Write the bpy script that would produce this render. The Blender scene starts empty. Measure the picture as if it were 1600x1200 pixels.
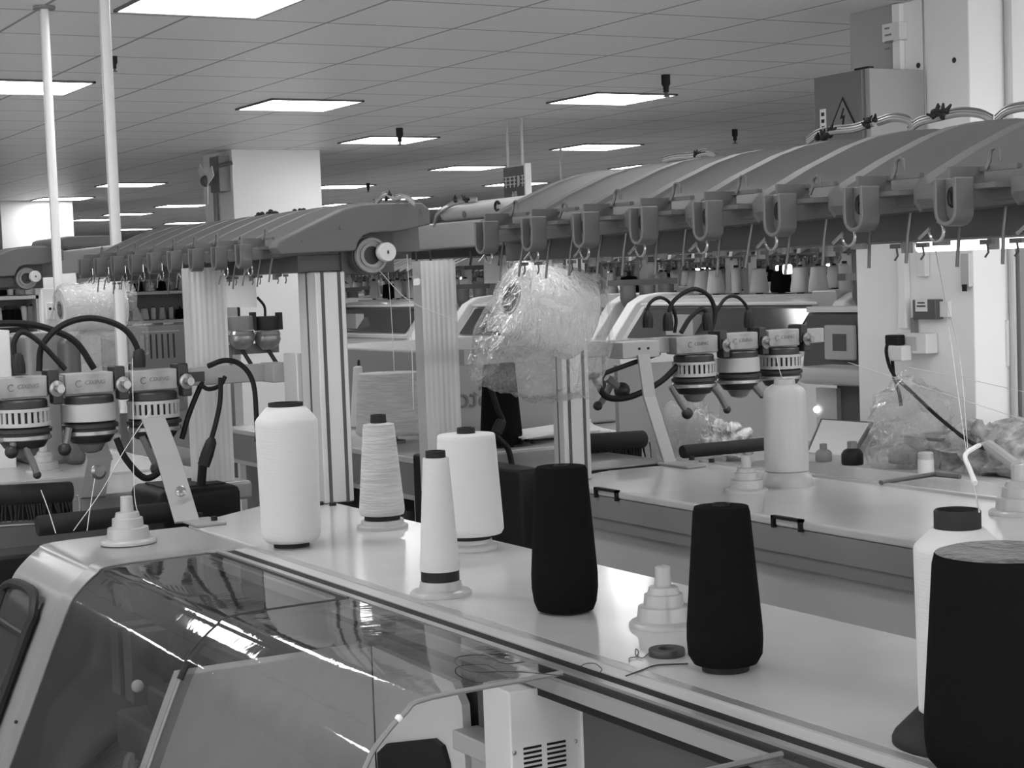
import bpy, bmesh, math, random
from mathutils import Vector, Matrix, noise
random.seed(7)
PI = math.pi
scene = bpy.context.scene
COL = scene.collection

# ------------------------------------------------------------------ camera, world, exposure
FPX = 2697.0                       # focal length in pixels of the 1600 x 1200 frame
YAW, PIT, ROL = math.radians(60.27), math.radians(3.58), math.radians(-2.08)
CAMZ = 1.75
_f = Vector((-math.sin(YAW)*math.cos(PIT), math.cos(YAW)*math.cos(PIT), -math.sin(PIT)))
_r0 = Vector((math.cos(YAW), math.sin(YAW), 0)); _u0 = _r0.cross(_f)
_r = math.cos(ROL)*_r0 + math.sin(ROL)*_u0
_u = -math.sin(ROL)*_r0 + math.cos(ROL)*_u0
cam = bpy.data.cameras.new('camera'); cam.sensor_width = 36.0; cam.lens = FPX/1600*36.0
cam.clip_start = 0.05; cam.clip_end = 200
camo = bpy.data.objects.new('camera', cam); COL.objects.link(camo)
camo.matrix_world = Matrix(((_r.x, _u.x, -_f.x, 0), (_r.y, _u.y, -_f.y, 0), (_r.z, _u.z, -_f.z, CAMZ), (0, 0, 0, 1)))
scene.camera = camo
scene.view_settings.view_transform = 'Standard'; scene.view_settings.look = 'None'
scene.view_settings.gamma = 1.0; scene.view_settings.use_curve_mapping = False
scene.view_settings.exposure = 0.4
scene.cycles.transparent_max_bounces = 24
scene.cycles.max_bounces = 14
scene.cycles.diffuse_bounces = 6
W = bpy.data.worlds.new('daylight'); scene.world = W; W.use_nodes = True
W.node_tree.nodes['Background'].inputs[0].default_value = (1, 1, 1, 1)
W.node_tree.nodes['Background'].inputs[1].default_value = 3.8   # overcast daylight through the window side
PANEL = 12.0                                                      # ceiling panel strength

# the room's axes: X runs along the machine rows (right = +X), Y away from the viewer, Z up, floor 0
def ray(px, py): return _f + (px-800)/FPX*_r - (py-600)/FPX*_u
def AZ(px, py, z): d = ray(px, py); return Vector((0, 0, CAMZ)) + d*((z-CAMZ)/d.z)
def AY(px, py, y): d = ray(px, py); return Vector((0, 0, CAMZ)) + d*(y/d.y)
def AX(px, py, x): d = ray(px, py); return Vector((0, 0, CAMZ)) + d*(x/d.x)
def dep(p): return (p-Vector((0, 0, CAMZ))).dot(_f)
TZ = 1.22                          # yarn table height
CZ = 2.90                          # ceiling height

# ------------------------------------------------------------------ materials
MATS = {}
def mat(name, g, rough=.5, metal=0., spec=.5, var=.0, vscale=6., bump=0., bscale=60., stretch=None, coat=0., sheen=0.):
    if name in MATS: return MATS[name]
    m = bpy.data.materials.new(name); m.use_nodes = True; MATS[name] = m
    nt = m.node_tree; b = nt.nodes['Principled BSDF']
    b.inputs['Base Color'].default_value = (g, g, g, 1); b.inputs['Roughness'].default_value = rough
    b.inputs['Metallic'].default_value = metal; b.inputs['Specular IOR Level'].default_value = spec
    b.inputs['Coat Weight'].default_value = coat; b.inputs['Coat Roughness'].default_value = .06
    b.inputs['Sheen Weight'].default_value = sheen
    tc = nt.nodes.new('ShaderNodeTexCoord')
    src = tc.outputs['Object']
    if stretch:
        mp = nt.nodes.new('ShaderNodeMapping'); mp.inputs['Scale'].default_value = stretch
        nt.links.new(src, mp.inputs[0]); src = mp.outputs[0]
    if var > 0:
        n = nt.nodes.new('ShaderNodeTexNoise'); n.inputs['Scale'].default_value = vscale; n.inputs['Detail'].default_value = 4
        nt.links.new(src, n.inputs['Vector'])
        r = nt.nodes.new('ShaderNodeValToRGB')
        lo, hi = max(0, g*(1-var)), min(1, g*(1+var))
        r.color_ramp.elements[0].position = .3; r.color_ramp.elements[0].color = (lo, lo, lo, 1)
        r.color_ramp.elements[1].position = .7; r.color_ramp.elements[1].color = (hi, hi, hi, 1)
        nt.links.new(n.outputs['Fac'], r.inputs[0]); nt.links.new(r.outputs[0], b.inputs['Base Color'])
    if bump > 0:
        n = nt.nodes.new('ShaderNodeTexNoise'); n.inputs['Scale'].default_value = bscale; n.inputs['Detail'].default_value = 3
        nt.links.new(src, n.inputs['Vector'])
        bp = nt.nodes.new('ShaderNodeBump'); bp.inputs['Strength'].default_value = bump; bp.inputs['Distance'].default_value = .01
        nt.links.new(n.outputs['Fac'], bp.inputs['Height']); nt.links.new(bp.outputs[0], b.inputs['Normal'])
    return m
def emis(name, g, s):
    m = bpy.data.materials.new(name); m.use_nodes = True; nt = m.node_tree
    nt.nodes.remove(nt.nodes['Principled BSDF'])
    e = nt.nodes.new('ShaderNodeEmission'); e.inputs[0].default_value = (g, g, g, 1); e.inputs[1].default_value = s
    nt.links.new(e.outputs[0], nt.nodes['Material Output'].inputs[0]); MATS[name] = m; return m
def clear(name, tint, gloss_rough, diff=0., diffg=.7, ior=1.45, bump=0., bscale=20., var=0.):
    """thin clear plastic: what lies behind shows through, the surface mirrors by Fresnel, some milky scatter"""
    m = bpy.data.materials.new(name); m.use_nodes = True; nt = m.node_tree; MATS[name] = m
    nt.nodes.remove(nt.nodes['Principled BSDF'])
    t = nt.nodes.new('ShaderNodeBsdfTransparent'); t.inputs[0].default_value = (tint, tint, tint, 1)
    g = nt.nodes.new('ShaderNodeBsdfGlossy'); g.inputs['Roughness'].default_value = gloss_rough
    fr = nt.nodes.new('ShaderNodeFresnel'); fr.inputs[0].default_value = ior
    mx = nt.nodes.new('ShaderNodeMixShader')
    last = t
    if diff > 0:
        d = nt.nodes.new('ShaderNodeBsdfDiffuse'); d.inputs[0].default_value = (diffg, diffg, diffg, 1)
        tl = nt.nodes.new('ShaderNodeBsdfTranslucent'); tl.inputs[0].default_value = (diffg, diffg, diffg, 1)
        md = nt.nodes.new('ShaderNodeMixShader'); md.inputs[0].default_value = .4
        nt.links.new(d.outputs[0], md.inputs[1]); nt.links.new(tl.outputs[0], md.inputs[2])
        mm = nt.nodes.new('ShaderNodeMixShader'); mm.inputs[0].default_value = diff
        if var > 0:
            tc0 = nt.nodes.new('ShaderNodeTexCoord'); n0 = nt.nodes.new('ShaderNodeTexNoise')
            n0.inputs['Scale'].default_value = 9; n0.inputs['Detail'].default_value = 5
            nt.links.new(tc0.outputs['Object'], n0.inputs['Vector'])
            mr = nt.nodes.new('ShaderNodeMapRange'); mr.inputs[1].default_value = .35; mr.inputs[2].default_value = .7
            mr.inputs[3].default_value = max(0, diff-var); mr.inputs[4].default_value = diff+var
            nt.links.new(n0.outputs['Fac'], mr.inputs[0]); nt.links.new(mr.outputs[0], mm.inputs[0])
        nt.links.new(t.outputs[0], mm.inputs[1]); nt.links.new(md.outputs[0], mm.inputs[2]); last = mm
    ge = nt.nodes.new('ShaderNodeNewGeometry'); iv = nt.nodes.new('ShaderNodeMath'); iv.operation = 'SUBTRACT'; iv.inputs[0].default_value = 1
    nt.links.new(ge.outputs['Backfacing'], iv.inputs[1])
    mu = nt.nodes.new('ShaderNodeMath'); mu.operation = 'MULTIPLY'; nt.links.new(fr.outputs[0], mu.inputs[0]); nt.links.new(iv.outputs[0], mu.inputs[1])
    nt.links.new(mu.outputs[0], mx.inputs[0]); nt.links.new(last.outputs[0], mx.inputs[1]); nt.links.new(g.outputs[0], mx.inputs[2])
    if bump > 0:
        tc = nt.nodes.new('ShaderNodeTexCoord'); n = nt.nodes.new('ShaderNodeTexNoise')
        n.inputs['Scale'].default_value = bscale; n.inputs['Detail'].default_value = 5; n.inputs['Distortion'].default_value = 1.2
        nt.links.new(tc.outputs['Object'], n.inputs['Vector'])
        bp = nt.nodes.new('ShaderNodeBump'); bp.inputs['Strength'].default_value = bump; bp.inputs['Distance'].default_value = .02
        nt.links.new(n.outputs['Fac'], bp.inputs['Height'])
        nt.links.new(bp.outputs[0], g.inputs['Normal']); nt.links.new(bp.outputs[0], fr.inputs['Normal'])
    nt.links.new(mx.outputs[0], nt.nodes['Material Output'].inputs[0]); return m

TABLE = mat('table_laminate', .45, .16, var=.05, vscale=5, bump=.02, bscale=25)
SHELL = mat('shell_enamel', .23, .24, coat=.08)
BEAM = mat('beam_enamel', .105, .6, spec=.3)
BEAMP = mat('beam_enamel_pale', .34, .35)
BEAMD = mat('beam_dark', .045, .5)
GUIDE = mat('guide_plastic', .1, .4)
POST = mat('post_aluminium', .42, .35, metal=.15)
SLOT = mat('post_slot', .05, .6)
CHROME = mat('wire_steel', .45, .25, metal=.8)
DWIRE = mat('wire_dark', .10, .35, metal=.4)
YWHITE = mat('yarn_white', .5, .75, bump=.12, bscale=30, stretch=(1, 1, 14), sheen=.2)
YCREAM = mat('yarn_cream', .42, .7, var=.15, vscale=14, bump=.35, bscale=26, stretch=(1, 1, 9), sheen=.2)
YSILK = mat('yarn_silky', .4, .42, var=.08, vscale=14, bump=.06, bscale=30, stretch=(3, 3, .2))
YBLACK = mat('yarn_black', .0062, .95, spec=.05, bump=.1, bscale=70, stretch=(1, 1, 6))
YGREY = mat('yarn_grey', .2, .8)
CORE = mat('core_black', .012, .6, spec=.25, bump=.1, bscale=80)
CORED = mat('ring_dark', .016, .6, spec=.2)
BASEP = mat('stand_plastic', .36, .3, spec=.4)
STANDC = mat('stand_milky', .35, .28, spec=.5)
FDARK = mat('feeder_dark', .02, .45, spec=.35)
FMID = mat('feeder_grey', .13, .4)
FBOX = mat('feeder_housing', .24, .45, var=.25, vscale=24)
FDRUM = mat('feeder_drum', .34, .35)
FRING = mat('feeder_ring', .28, .22, metal=.6)
ARM = mat('arm_enamel', .26, .4)
CABLE = mat('cable_black', .006, .6, spec=.25)
BLACK = mat('black_plastic', .008, .55, spec=.3)
BRUSH = mat('brush_black', .009, .9)
WALL = mat('wall_paint', .8, .6, var=.03, vscale=1.5)
WHITE = mat('white_paint', .7, .45)
PALE = mat('pale_enamel', .46, .3)
GREYM = mat('grey_enamel', .2, .4)
GREYD = mat('grey_dark', .09, .45)
METAL = mat('rail_metal', .55, .28, metal=.7)
FLOOR = mat('floor_paint', .50, .35, var=.08, vscale=1.2)
PAPER = mat('paper', .85, .8)
CARD = mat('cardboard', .38, .85)
CLOTH = mat('cloth', .36, .95, var=.6, vscale=16, bump=.5, bscale=30)
SIGN = mat('sign_dark', .06, .4)
INK = mat('ink_dark', .03, .6)
INKP = mat('ink_pale', .55, .6)
WOODP = mat('bench_top', .5, .5, var=.08)
SCREEN = mat('screen_dark', .05, .12)
COVER = clear('cover_acrylic', .80, .045, diff=.045, diffg=.30, ior=1.75, bump=.07, bscale=3.5, var=.05)
DUCT = clear('duct_polycarbonate', .85, .18, diff=.62, diffg=.80, bump=.1, bscale=30)
BAG = clear('bag_film', .92, .07, diff=.085, diffg=.92, ior=1.8, bump=1.0, bscale=34, var=.08)
LAMP = emis('panel_light', 1., PANEL)
TUBE = emis('tube_light', 1., 2.2)
SPOT = emis('machine_lamp', 1., 3.0)

# ------------------------------------------------------------------ mesh building
class MB:
    def __init__(s): s.v = []; s.f = []; s.flat = set()
    def add(s, vs, fs, flat=False):
        o = len(s.v); s.v += [tuple(v) for v in vs]
        for f in fs:
            if flat: s.flat.add(len(s.f))
            s.f.append([i+o for i in f])
        return s
    def box(s, x0, x1, y0, y1, z0, z1):
        if x0 > x1: x0, x1 = x1, x0
        if y0 > y1: y0, y1 = y1, y0
        if z0 > z1: z0, z1 = z1, z0
        v = [(x, y, z) for z in (z0, z1) for y in (y0, y1) for x in (x0, x1)]
        return s.add(v, [(0, 2, 3, 1), (4, 5, 7, 6), (0, 1, 5, 4), (2, 6, 7, 3), (0, 4, 6, 2), (1, 3, 7, 5)])
    def obox(s, c, ax, ay, az):     # oriented box: centre and three half-axis vectors
        c = Vector(c); v = [c+ax*i+ay*j+az*k for k in (-1, 1) for j in (-1, 1) for i in (-1, 1)]
        return s.add(v, [(0, 2, 3, 1), (4, 5, 7, 6), (0, 1, 5, 4), (2, 6, 7, 3), (0, 4, 6, 2), (1, 3, 7, 5)])
    def prism(s, prof, axis, a, b):     # closed outline swept along an axis ('x': outline in YZ, 'y': XZ, 'z': XY)
        n = len(prof)
        def P(p, t): return {'x': (t, p[0], p[1]), 'y': (p[0], t, p[1]), 'z': (p[0], p[1], t)}[axis]
        v = [P(p, a) for p in prof]+[P(p, b) for p in prof]
        fs = [(i, (i+1) % n, n+(i+1) % n, n+i) for i in range(n)]
        return s.add(v, fs+[tuple(range(n-1, -1, -1)), tuple(range(n, 2*n))])
    def strip(s, path, t, axis, a, b):  # open outline with thickness t swept along an axis
        nrm = []
        for i in range(len(path)):
            p = Vector(path[max(i-1, 0)]); q = Vector(path[min(i+1, len(path)-1)]); d = (q-p).normalized(); nrm.append(Vector((-d.y, d.x)))
        out = [Vector(p)+n*t for p, n in zip(path, nrm)]
        return s.prism([tuple(p) for p in path]+[tuple(p) for p in reversed(out)], axis, a, b)
    def lathe(s, prof, c, seg=40, ax=None, cap=True):  # prof [(r, h)...] about an axis through c
        c = Vector(c); ax = Vector(ax or (0, 0, 1)).normalized()
        u = ax.orthogonal().normalized(); w = ax.cross(u)
        o = len(s.v); n = len(prof)
        vs = [c+ax*h+(u*math.cos(2*PI*k/seg)+w*math.sin(2*PI*k/seg))*max(r, 1e-5) for r, h in prof for k in range(seg)]
        fs = [(i*seg+k, i*seg+(k+1) % seg, (i+1)*seg+(k+1) % seg, (i+1)*seg+k) for i in range(n-1) for k in range(seg)]
        if cap: fs += [tuple(range(seg-1, -1, -1)), tuple((n-1)*seg+k for k in range(seg))]
        return s.add(vs, fs)
    def tube(s, pts, r, seg=8, cap=True):
        pts = [Vector(p) for p in pts]; n = len(pts)
        rr = r if isinstance(r, (list, tuple)) else [r]*n
        t0 = (pts[1]-pts[0]).normalized(); u = t0.orthogonal().normalized(); vs = []
        for i in range(n):
            t = (pts[min(i+1, n-1)]-pts[max(i-1, 0)])
            t = t.normalized() if t.length > 1e-9 else t0
            u = (u-t*u.dot(t)); u = u.normalized() if u.length > 1e-6 else t.orthogonal().normalized()
            w = t.cross(u)
            vs += [pts[i]+(u*math.cos(2*PI*k/seg)+w*math.sin(2*PI*k/seg))*rr[i] for k in range(seg)]
        fs = [(i*seg+k, i*seg+(k+1) % seg, (i+1)*seg+(k+1) % seg, (i+1)*seg+k) for i in range(n-1) for k in range(seg)]
        if cap: fs += [tuple(range(seg-1, -1, -1)), tuple((n-1)*seg+k for k in range(seg))]
        return s.add(vs, fs)
    def ball(s, c, r, seg=16, sq=(1, 1, 1)):
        c = Vector(c); m = seg//2; vs = []; fs = []
        for i in range(m+1):
            a = -PI/2+PI*i/m
            for k in range(seg): vs.append(c+Vector((math.cos(a)*math.cos(2*PI*k/seg)*r*sq[0], math.cos(a)*math.sin(2*PI*k/seg)*r*sq[1], math.sin(a)*r*sq[2])))
        for i in range(m):
            for k in range(seg): fs.append((i*seg+k, i*seg+(k+1) % seg, (i+1)*seg+(k+1) % seg, (i+1)*seg+k))
        return s.add(vs, fs)
def spline(pts, n=8):
    pts = [Vector(p) for p in pts]; P = [pts[0]*2-pts[1]]+pts+[pts[-1]*2-pts[-2]]; out = []
    for i in range(1, len(P)-2):
        a, b, c, d = P[i-1:i+3]
        for k in range(n):
            t = k/n
            out.append(.5*((2*b)+(c-a)*t+(2*a-5*b+4*c-d)*t*t+(3*b-a-3*c+d)*t**3))
    out.append(pts[-1]); return out

ORG = {}
def thing(name, label, cat, loc=(0, 0, 0), group=None):
    o = bpy.data.objects.new(name, None); o.empty_display_size = .05; COL.objects.link(o)
    o.location = loc; ORG[o.name] = Vector(loc); o['label'] = label; o['category'] = cat
    if group: o['group'] = group
    return o
def obj(name, mb, m, parent=None, smooth=True, bevel=0., label=None, angle=35, kind=None):
    off = ORG.get(parent.name, Vector()) if parent else Vector()
    me = bpy.data.meshes.new(name)
    me.from_pydata([(v[0]-off.x, v[1]-off.y, v[2]-off.z) for v in mb.v], [], mb.f); me.update()
    bm = bmesh.new(); bm.from_mesh(me); bmesh.ops.recalc_face_normals(bm, faces=bm.faces); bm.to_mesh(me); bm.free()
    if smooth:
        me.polygons.foreach_set('use_smooth', [True]*len(me.polygons)); me.set_sharp_from_angle(angle=math.radians(angle))
    me.materials.append(m)
    o = bpy.data.objects.new(name, me); COL.objects.link(o)
    if parent: o.parent = parent; ORG[o.name] = off
    if bevel > 0:
        b = o.modifiers.new('bevel', 'BEVEL'); b.width = bevel; b.segments = 2; b.limit_method = 'ANGLE'; b.angle_limit = math.radians(40); b.harden_normals = True
    if label: o['label'] = label
    if kind: o['kind'] = kind
    return o
def tag(o, label, cat, group=None):
    o['label'] = label; o['category'] = cat
    if group: o['group'] = group
    return o
def struct(name, mb, m, **k):
    o = obj(name, mb, m, **k); o['kind'] = 'structure'; return o
def dup(o, loc=None, rotz=None, scale=None, label=None, group=None):
    def cp(x, par):
        c = x.copy(); COL.objects.link(c); c.parent = par; ORG[c.name] = Vector()
        for k in list(x.children): cp(k, c)
        return c
    c = o.copy(); COL.objects.link(c)
    for k in list(o.children): cp(k, c)
    if loc is not None: c.location = loc
    if rotz is not None: c.rotation_euler = (0, 0, rotz)
    if scale is not None: c.scale = scale
    if label: c['label'] = label
    if group: c['group'] = group
    return c
def lettering(text, parent, origin, right, up, size, m, name='lettering', extrude=.0006, shear=0., mirror=False):
    cu = bpy.data.curves.new(name, 'FONT'); cu.body = text; cu.size = size; cu.extrude = extrude; cu.shear = shear
    cu.align_x = 'CENTER'; cu.align_y = 'CENTER'; cu.materials.append(m)
    tmp = bpy.data.objects.new('text', cu); COL.objects.link(tmp)
    me = bpy.data.meshes.new_from_object(tmp.evaluated_get(bpy.context.evaluated_depsgraph_get())); me.name = name
    bpy.data.objects.remove(tmp); bpy.data.curves.remove(cu)
    o = bpy.data.objects.new(name, me); COL.objects.link(o)
    r = Vector(right).normalized(); u = Vector(up).normalized(); n = r.cross(u)
    off = ORG.get(parent.name, Vector()) if parent else Vector()
    if mirror: r = -r
    M = Matrix(((r.x, u.x, n.x, origin[0]-off.x), (r.y, u.y, n.y, origin[1]-off.y), (r.z, u.z, n.z, origin[2]-off.z), (0, 0, 0, 1)))
    o.parent = parent; o.matrix_local = M
    return o

# ------------------------------------------------------------------ the room
def ceiling_mat():
    m = bpy.data.materials.new('ceiling_tiles'); m.use_nodes = True; nt = m.node_tree; b = nt.nodes['Principled BSDF']
    b.inputs['Roughness'].default_value = .42; b.inputs['Specular IOR Level'].default_value = .35
    tc = nt.nodes.new('ShaderNodeTexCoord'); sp = nt.nodes.new('ShaderNodeSeparateXYZ'); nt.links.new(tc.outputs['Object'], sp.inputs[0])
    def line(out, x0, pitch, w):
        a = nt.nodes.new('ShaderNodeMath'); a.operation = 'SUBTRACT'; a.inputs[1].default_value = x0; nt.links.new(out, a.inputs[0])
        d = nt.nodes.new('ShaderNodeMath'); d.operation = 'DIVIDE'; d.inputs[1].default_value = pitch; nt.links.new(a.outputs[0], d.inputs[0])
        f = nt.nodes.new('ShaderNodeMath'); f.operation = 'FRACT'; nt.links.new(d.outputs[0], f.inputs[0])
        l = nt.nodes.new('ShaderNodeMath'); l.operation = 'LESS_THAN'; l.inputs[1].default_value = w/pitch; nt.links.new(f.outputs[0], l.inputs[0]); return l
    lx = line(sp.outputs['X'], -40+.28, .652, .016); ly = line(sp.outputs['Y'], -20+.08+.05, .64, .016)
    mx = nt.nodes.new('ShaderNodeMath'); mx.operation = 'MAXIMUM'; nt.links.new(lx.outputs[0], mx.inputs[0]); nt.links.new(ly.outputs[0], mx.inputs[1])
    vo = nt.nodes.new('ShaderNodeTexVoronoi'); vo.inputs['Scale'].default_value = 70; nt.links.new(tc.outputs['Object'], vo.inputs['Vector'])
    pr = nt.nodes.new('ShaderNodeMapRange'); pr.inputs[1].default_value = .0; pr.inputs[2].default_value = .5; pr.inputs[3].default_value = .68; pr.inputs[4].default_value = .76
    nt.links.new(vo.outputs['Distance'], pr.inputs[0])
    mc = nt.nodes.new('ShaderNodeMix'); mc.data_type = 'RGBA'
    nt.links.new(mx.outputs[0], mc.inputs['Factor']); nt.links.new(pr.outputs[0], mc.inputs['A']); mc.inputs['B'].default_value = (.24, .24, .24, 1)
    nt.links.new(mc.outputs['Result'], b.inputs['Base Color']); return m
X0, X1, Y0, Y1 = -40., 7., -6., 24.
struct('floor', MB().box(X0, X1, Y0, Y1, -.1, 0), FLOOR)
struct('ceiling', MB().box(X0, X1, Y0, Y1, CZ, CZ+.1), ceiling_mat())
struct('wall_back', MB().box(X0, X1, Y1, Y1+.1, 0, CZ), WALL)
struct('wall_left', MB().box(X0-.1, X0, Y0, Y1, 0, CZ), WALL)
wf = MB().box(X0, X1, Y0-.2, Y0, 0, .9).box(X0, X1, Y0-.2, Y0, 2.75, CZ)
wf.box(X0, -6, Y0-.2, Y0, .9, 2.75)
for i in range(7): wf.box(-6+i*2, -6+i*2+.8, Y0-.2, Y0, .9, 2.75)  # unseen openings between piers, added so daylight reaches faces turned towards the viewer
struct('wall_front', wf, WALL)
# the window side behind the viewer's right: sill wall, piers, open daylight between
wr = MB().box(X1, X1+.2, Y0, Y1, 0, .9).box(X1, X1+.2, Y0, Y1, 2.75, CZ)
for i in range(11): wr.box(X1, X1+.2, Y0+i*3, Y0+i*3+.4, .9, 2.75)
struct('wall_right', wr, WALL)

def column(name, x0, x1, y0, y1):
    return struct(name, MB().box(x0, x1, y0, y1, 0, CZ), WALL, bevel=.006)
column('column', -6.20, -5.45, 5.41, 6.26)
column('column.001', -14.55, -13.85, 5.27, 6.08)
pf = AZ(2, 314, CZ)
column('column.002', pf.x-.75, pf.x, 5.2, 6.1)
column('column.003', -29.8, -29.0, 5.3, 6.1)

struct('trim_1', MB().box(-6.195, -5.90, 5.4045, 5.4095, 1.95, CZ-.001), mat('trim_grey', .36, .6))
# ceiling lights
def make_light(x, y, label, group=None):
    t = thing('ceiling_light', label, 'ceiling light', (x, y, CZ), group)
    s = .315
    fr = MB()
    for a in (-1, 1):
        fr.box(x-s, x+s, y+a*s-.012*(a > 0), y+a*s+.012*(a < 0), CZ-.012, CZ); fr.box(x+a*s-.012*(a > 0), x+a*s+.012*(a < 0), y-s, y+s, CZ-.012, CZ)
    obj('frame', fr, GREYD, t)
    obj('diffuser', MB().box(x-s+.013, x+s-.013, y-s+.013, y+s-.013, CZ-.009, CZ-.001), LAMP, t)
    return t
VIS = [(-6.70, 2.50, 'square ceiling light panel cut by the top edge of the photo, nearest of all'),
 (-9.73, 2.50, 'large ceiling light panel at the left edge, crossed by the first ceiling pole'),
 (-10.37, 4.42, 'bright ceiling light panel above the white column, second large one from the left'),
 (-9.64, 6.34, 'large ceiling light panel right of centre beside a dark sprinkler head'),
 (-12.82, 6.24, 'ceiling light panel with a sprinkler in front, above the end of the left beam'),
 (-13.35, 8.60, 'ceiling light panel below the largest right-hand panel and above the ribbed beam'),
 (-16.0, 8.70, 'ceiling light panel just left of the hanging dark sign'),
 (-18.8, 10.9, 'thin far ceiling light panel partly hidden behind the hanging dark sign'),
 (-19.1, 8.65, 'far ceiling light panel touching the right edge of the white column, upper of two'),
 (-23.5, 10.7, 'far ceiling light panel touching the right edge of the white column, lower of two'),
 (-21.86, 10.83, 'far ceiling light panel above the motor end of the left beam, behind its cables'),
 (-18.5, 5.86, 'far ceiling light panel crossed by the second ceiling pole, topmost in the left cluster'),
 (-25.65, 8.06, 'thin far ceiling light panel just left of the second pole, below the topmost one'),
 (-27.5, 8.08, 'thin far ceiling light panel between the two poles, longest of the lower ones'),
 (-21.2, 5.85, 'far ceiling light panel crossed by the first pole, above the left column'),
 (-23.3, 8.10, 'far ceiling light panel just left of the white column, upper of two'),
 (-29.48, 10.29, 'far ceiling light panel just left of the white column, lower of two'),
 (-32.17, 10.2, 'smallest far ceiling light panel right of the second pole, just over the beam'),
 (-15.83, 10.85, 'sliver of ceiling light panel over the ribs of the right beam'),
 (-30.6, 8.1, 'tiny far ceiling light panel between the poles, just above the beam')]
for x, y, l in VIS: make_light(x, y, l)
for x, y in [(-3.6, 2.5), (-.55, 2.5), (-6.7, .6), (-3.6, .6), (-.5, .6), (-9.9, .6), (-13, .6), (-6.7, -1.3), (-3.4, -1.3), (-.3, -1.3), (-10, -1.3),
             (-3.5, 4.42), (-.4, 4.42), (-3.4, 6.3), (-.3, 6.3), (-6.5, -3.2), (-3, -3.2), (0, -3.2),
             (-4.2, 8.6), (-1, 8.6), (-4.5, 11), (-8, 13.2), (-12, 13.2), (-16, 13.2), (-20, 13.2), (-25, 13.2)]:
    make_light(x, y, 'square ceiling light panel of the same grid, out of the picture', 'ceiling light panels out of the picture')

# sprinklers, hanging sign, poles
def sprinkler(px, py, z_drop, label, pipe=False):
    p = AZ(px, py, CZ)
    t = thing('sprinkler', label, 'sprinkler', p)
    s = z_drop/.2
    obj('body', MB().lathe([(.045*s, 0), (.045*s, -.09*s), (.028*s, -.12*s), (.028*s, -.17*s)], p, 16), BLACK, t)
    obj('deflector', MB().lathe([(.02*s, -.17*s), (.012*s, -.2*s), (.035*s, -.205*s), (.035*s, -.215*s)], p, 16), GREYD, t)
    return t
sprinkler(1040, 117, .12, 'dark ceiling sprinkler at the right corner of the large right-hand light panel')
sprinkler(624, 200, .12, 'dark ceiling sprinkler in front of the light panel over the left beam')
sprinkler(1148, 202, .11, 'dark ceiling sprinkler alone over the right beam, left of the grey cabinet')
sprinkler(178, 88, .07, 'small ceiling sprinkler right beside the second pole')
sprinkler(575, 286, .10, 'tiny ceiling sprinkler at the end of a far panel by the white column')
def pole(x, y, r, label, zb):
    t = thing('ceiling_pole', label, 'pole', (x, y, zb))
    obj('tube', MB().lathe([(r, zb), (r, CZ-.012)], (x, y, 0), 20), WHITE, t)
    obj('flange', MB().lathe([(r*2.6, CZ-.012), (r*2.6, CZ-.0005)], (x, y, 0), 20), GREYM, t)
    obj('seam', MB().box(x-.004, x+.004, y-r-.003, y-r+.002, zb+.02, CZ-.03), PALE, t)
    return t
pole(-7.01, 1.9, .017, 'white power pole from the ceiling, farther of two at the left', 1.3)
pole(-6.2, 1.9, .019, 'white power pole from the ceiling, nearer of two and running out of the top', 1.3)
t = thing('hanging_sign', 'dark hanging sign with pale characters on two thin rods', 'sign', (-11.12, 6.45, CZ))
sx0, sx1 = AY(788, 262, 6.45).x, AY(822, 262, 6.45).x
obj('board', MB().box(sx0, sx1, 6.44, 6.47, 2.27, 2.555), SIGN, t)
obj('edge', MB().box(sx1, sx1+.02, 6.43, 6.48, 2.27, 2.57), WHITE, t)
for x in (AY(793, 260, 6.45).x, AY(816, 260, 6.45).x): obj('rod', MB().lathe([(.012, 2.55), (.012, CZ)], (x, 6.455, 0), 10), PALE, t)
ch = MB(); w = (sx1-sx0)
for i in range(5):
    cx = sx0+w*(.12+.19*i)
    for (a, b, c, d) in ((-.024, .024, .034, .042), (-.024, .024, .008, .016), (-.024, .024, -.02, -.012), (-.004, .004, -.04, .042)) if i != 3 else ((-.012, -.002, -.04, .042), (.006, .014, -.03, .042)):
        ch.box(cx+a, cx+b, 6.436, 6.44, 2.445+c, 2.445+d)
for a, b, c, d in ((-.03, -.02, -.04, .03), (.0, .035, .02, .03), (.0, .01, -.04, .03), (.025, .035, -.04, .03), (-.04, -.01, .0, .01)):
    ch.box(sx0+w*.5+a, sx0+w*.5+b, 6.436, 6.44, 2.345+c, 2.345+d)
obj('characters', ch, INKP, t)
tag(obj('ceiling_rod', MB().lathe([(.012, 2.2), (.012, CZ)], (AY(877, 268, 8).x, 8, 0), 8), PALE), 'thin far ceiling rod just above the first rib of the right beam', 'rod')

# the fan, pipe and box on the far column's shaded side
t = thing('wall_fan', 'small wall fan on a bracket on the far white column', 'fan', (-14.3, 5.2, 2.5))
a = AY(322, 283, 5.05)
obj('hub', MB().ball(a, .05), GREYD, t)
for k in range(3):
    an = k*2*PI/3+.4; d = Vector((math.cos(an), 0, math.sin(an)))
    obj('blade', MB().obox(a+d*.1, d*.09, Vector((0, .004, 0)), Vector((-d.z, 0, d.x))*.045), WHITE, t)
obj('bracket', MB().tube([a, a+Vector((.02, .1, .12)), a+Vector((.05, .22, .15))], .018), GREYD, t)
tag(obj('junction_box', MB().box(-14.12, -13.9, 5.17, 5.27, 2.55, 2.85), GREYM, bevel=.005), 'grey junction box near the top of the far white column', 'box')
tag(obj('conduit', MB().lathe([(.02, 1.0), (.02, 2.6)], (-14.2, 5.24, 0), 10), GREYM), 'thin grey conduit down the shaded side of the far column', 'pipe')

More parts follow.
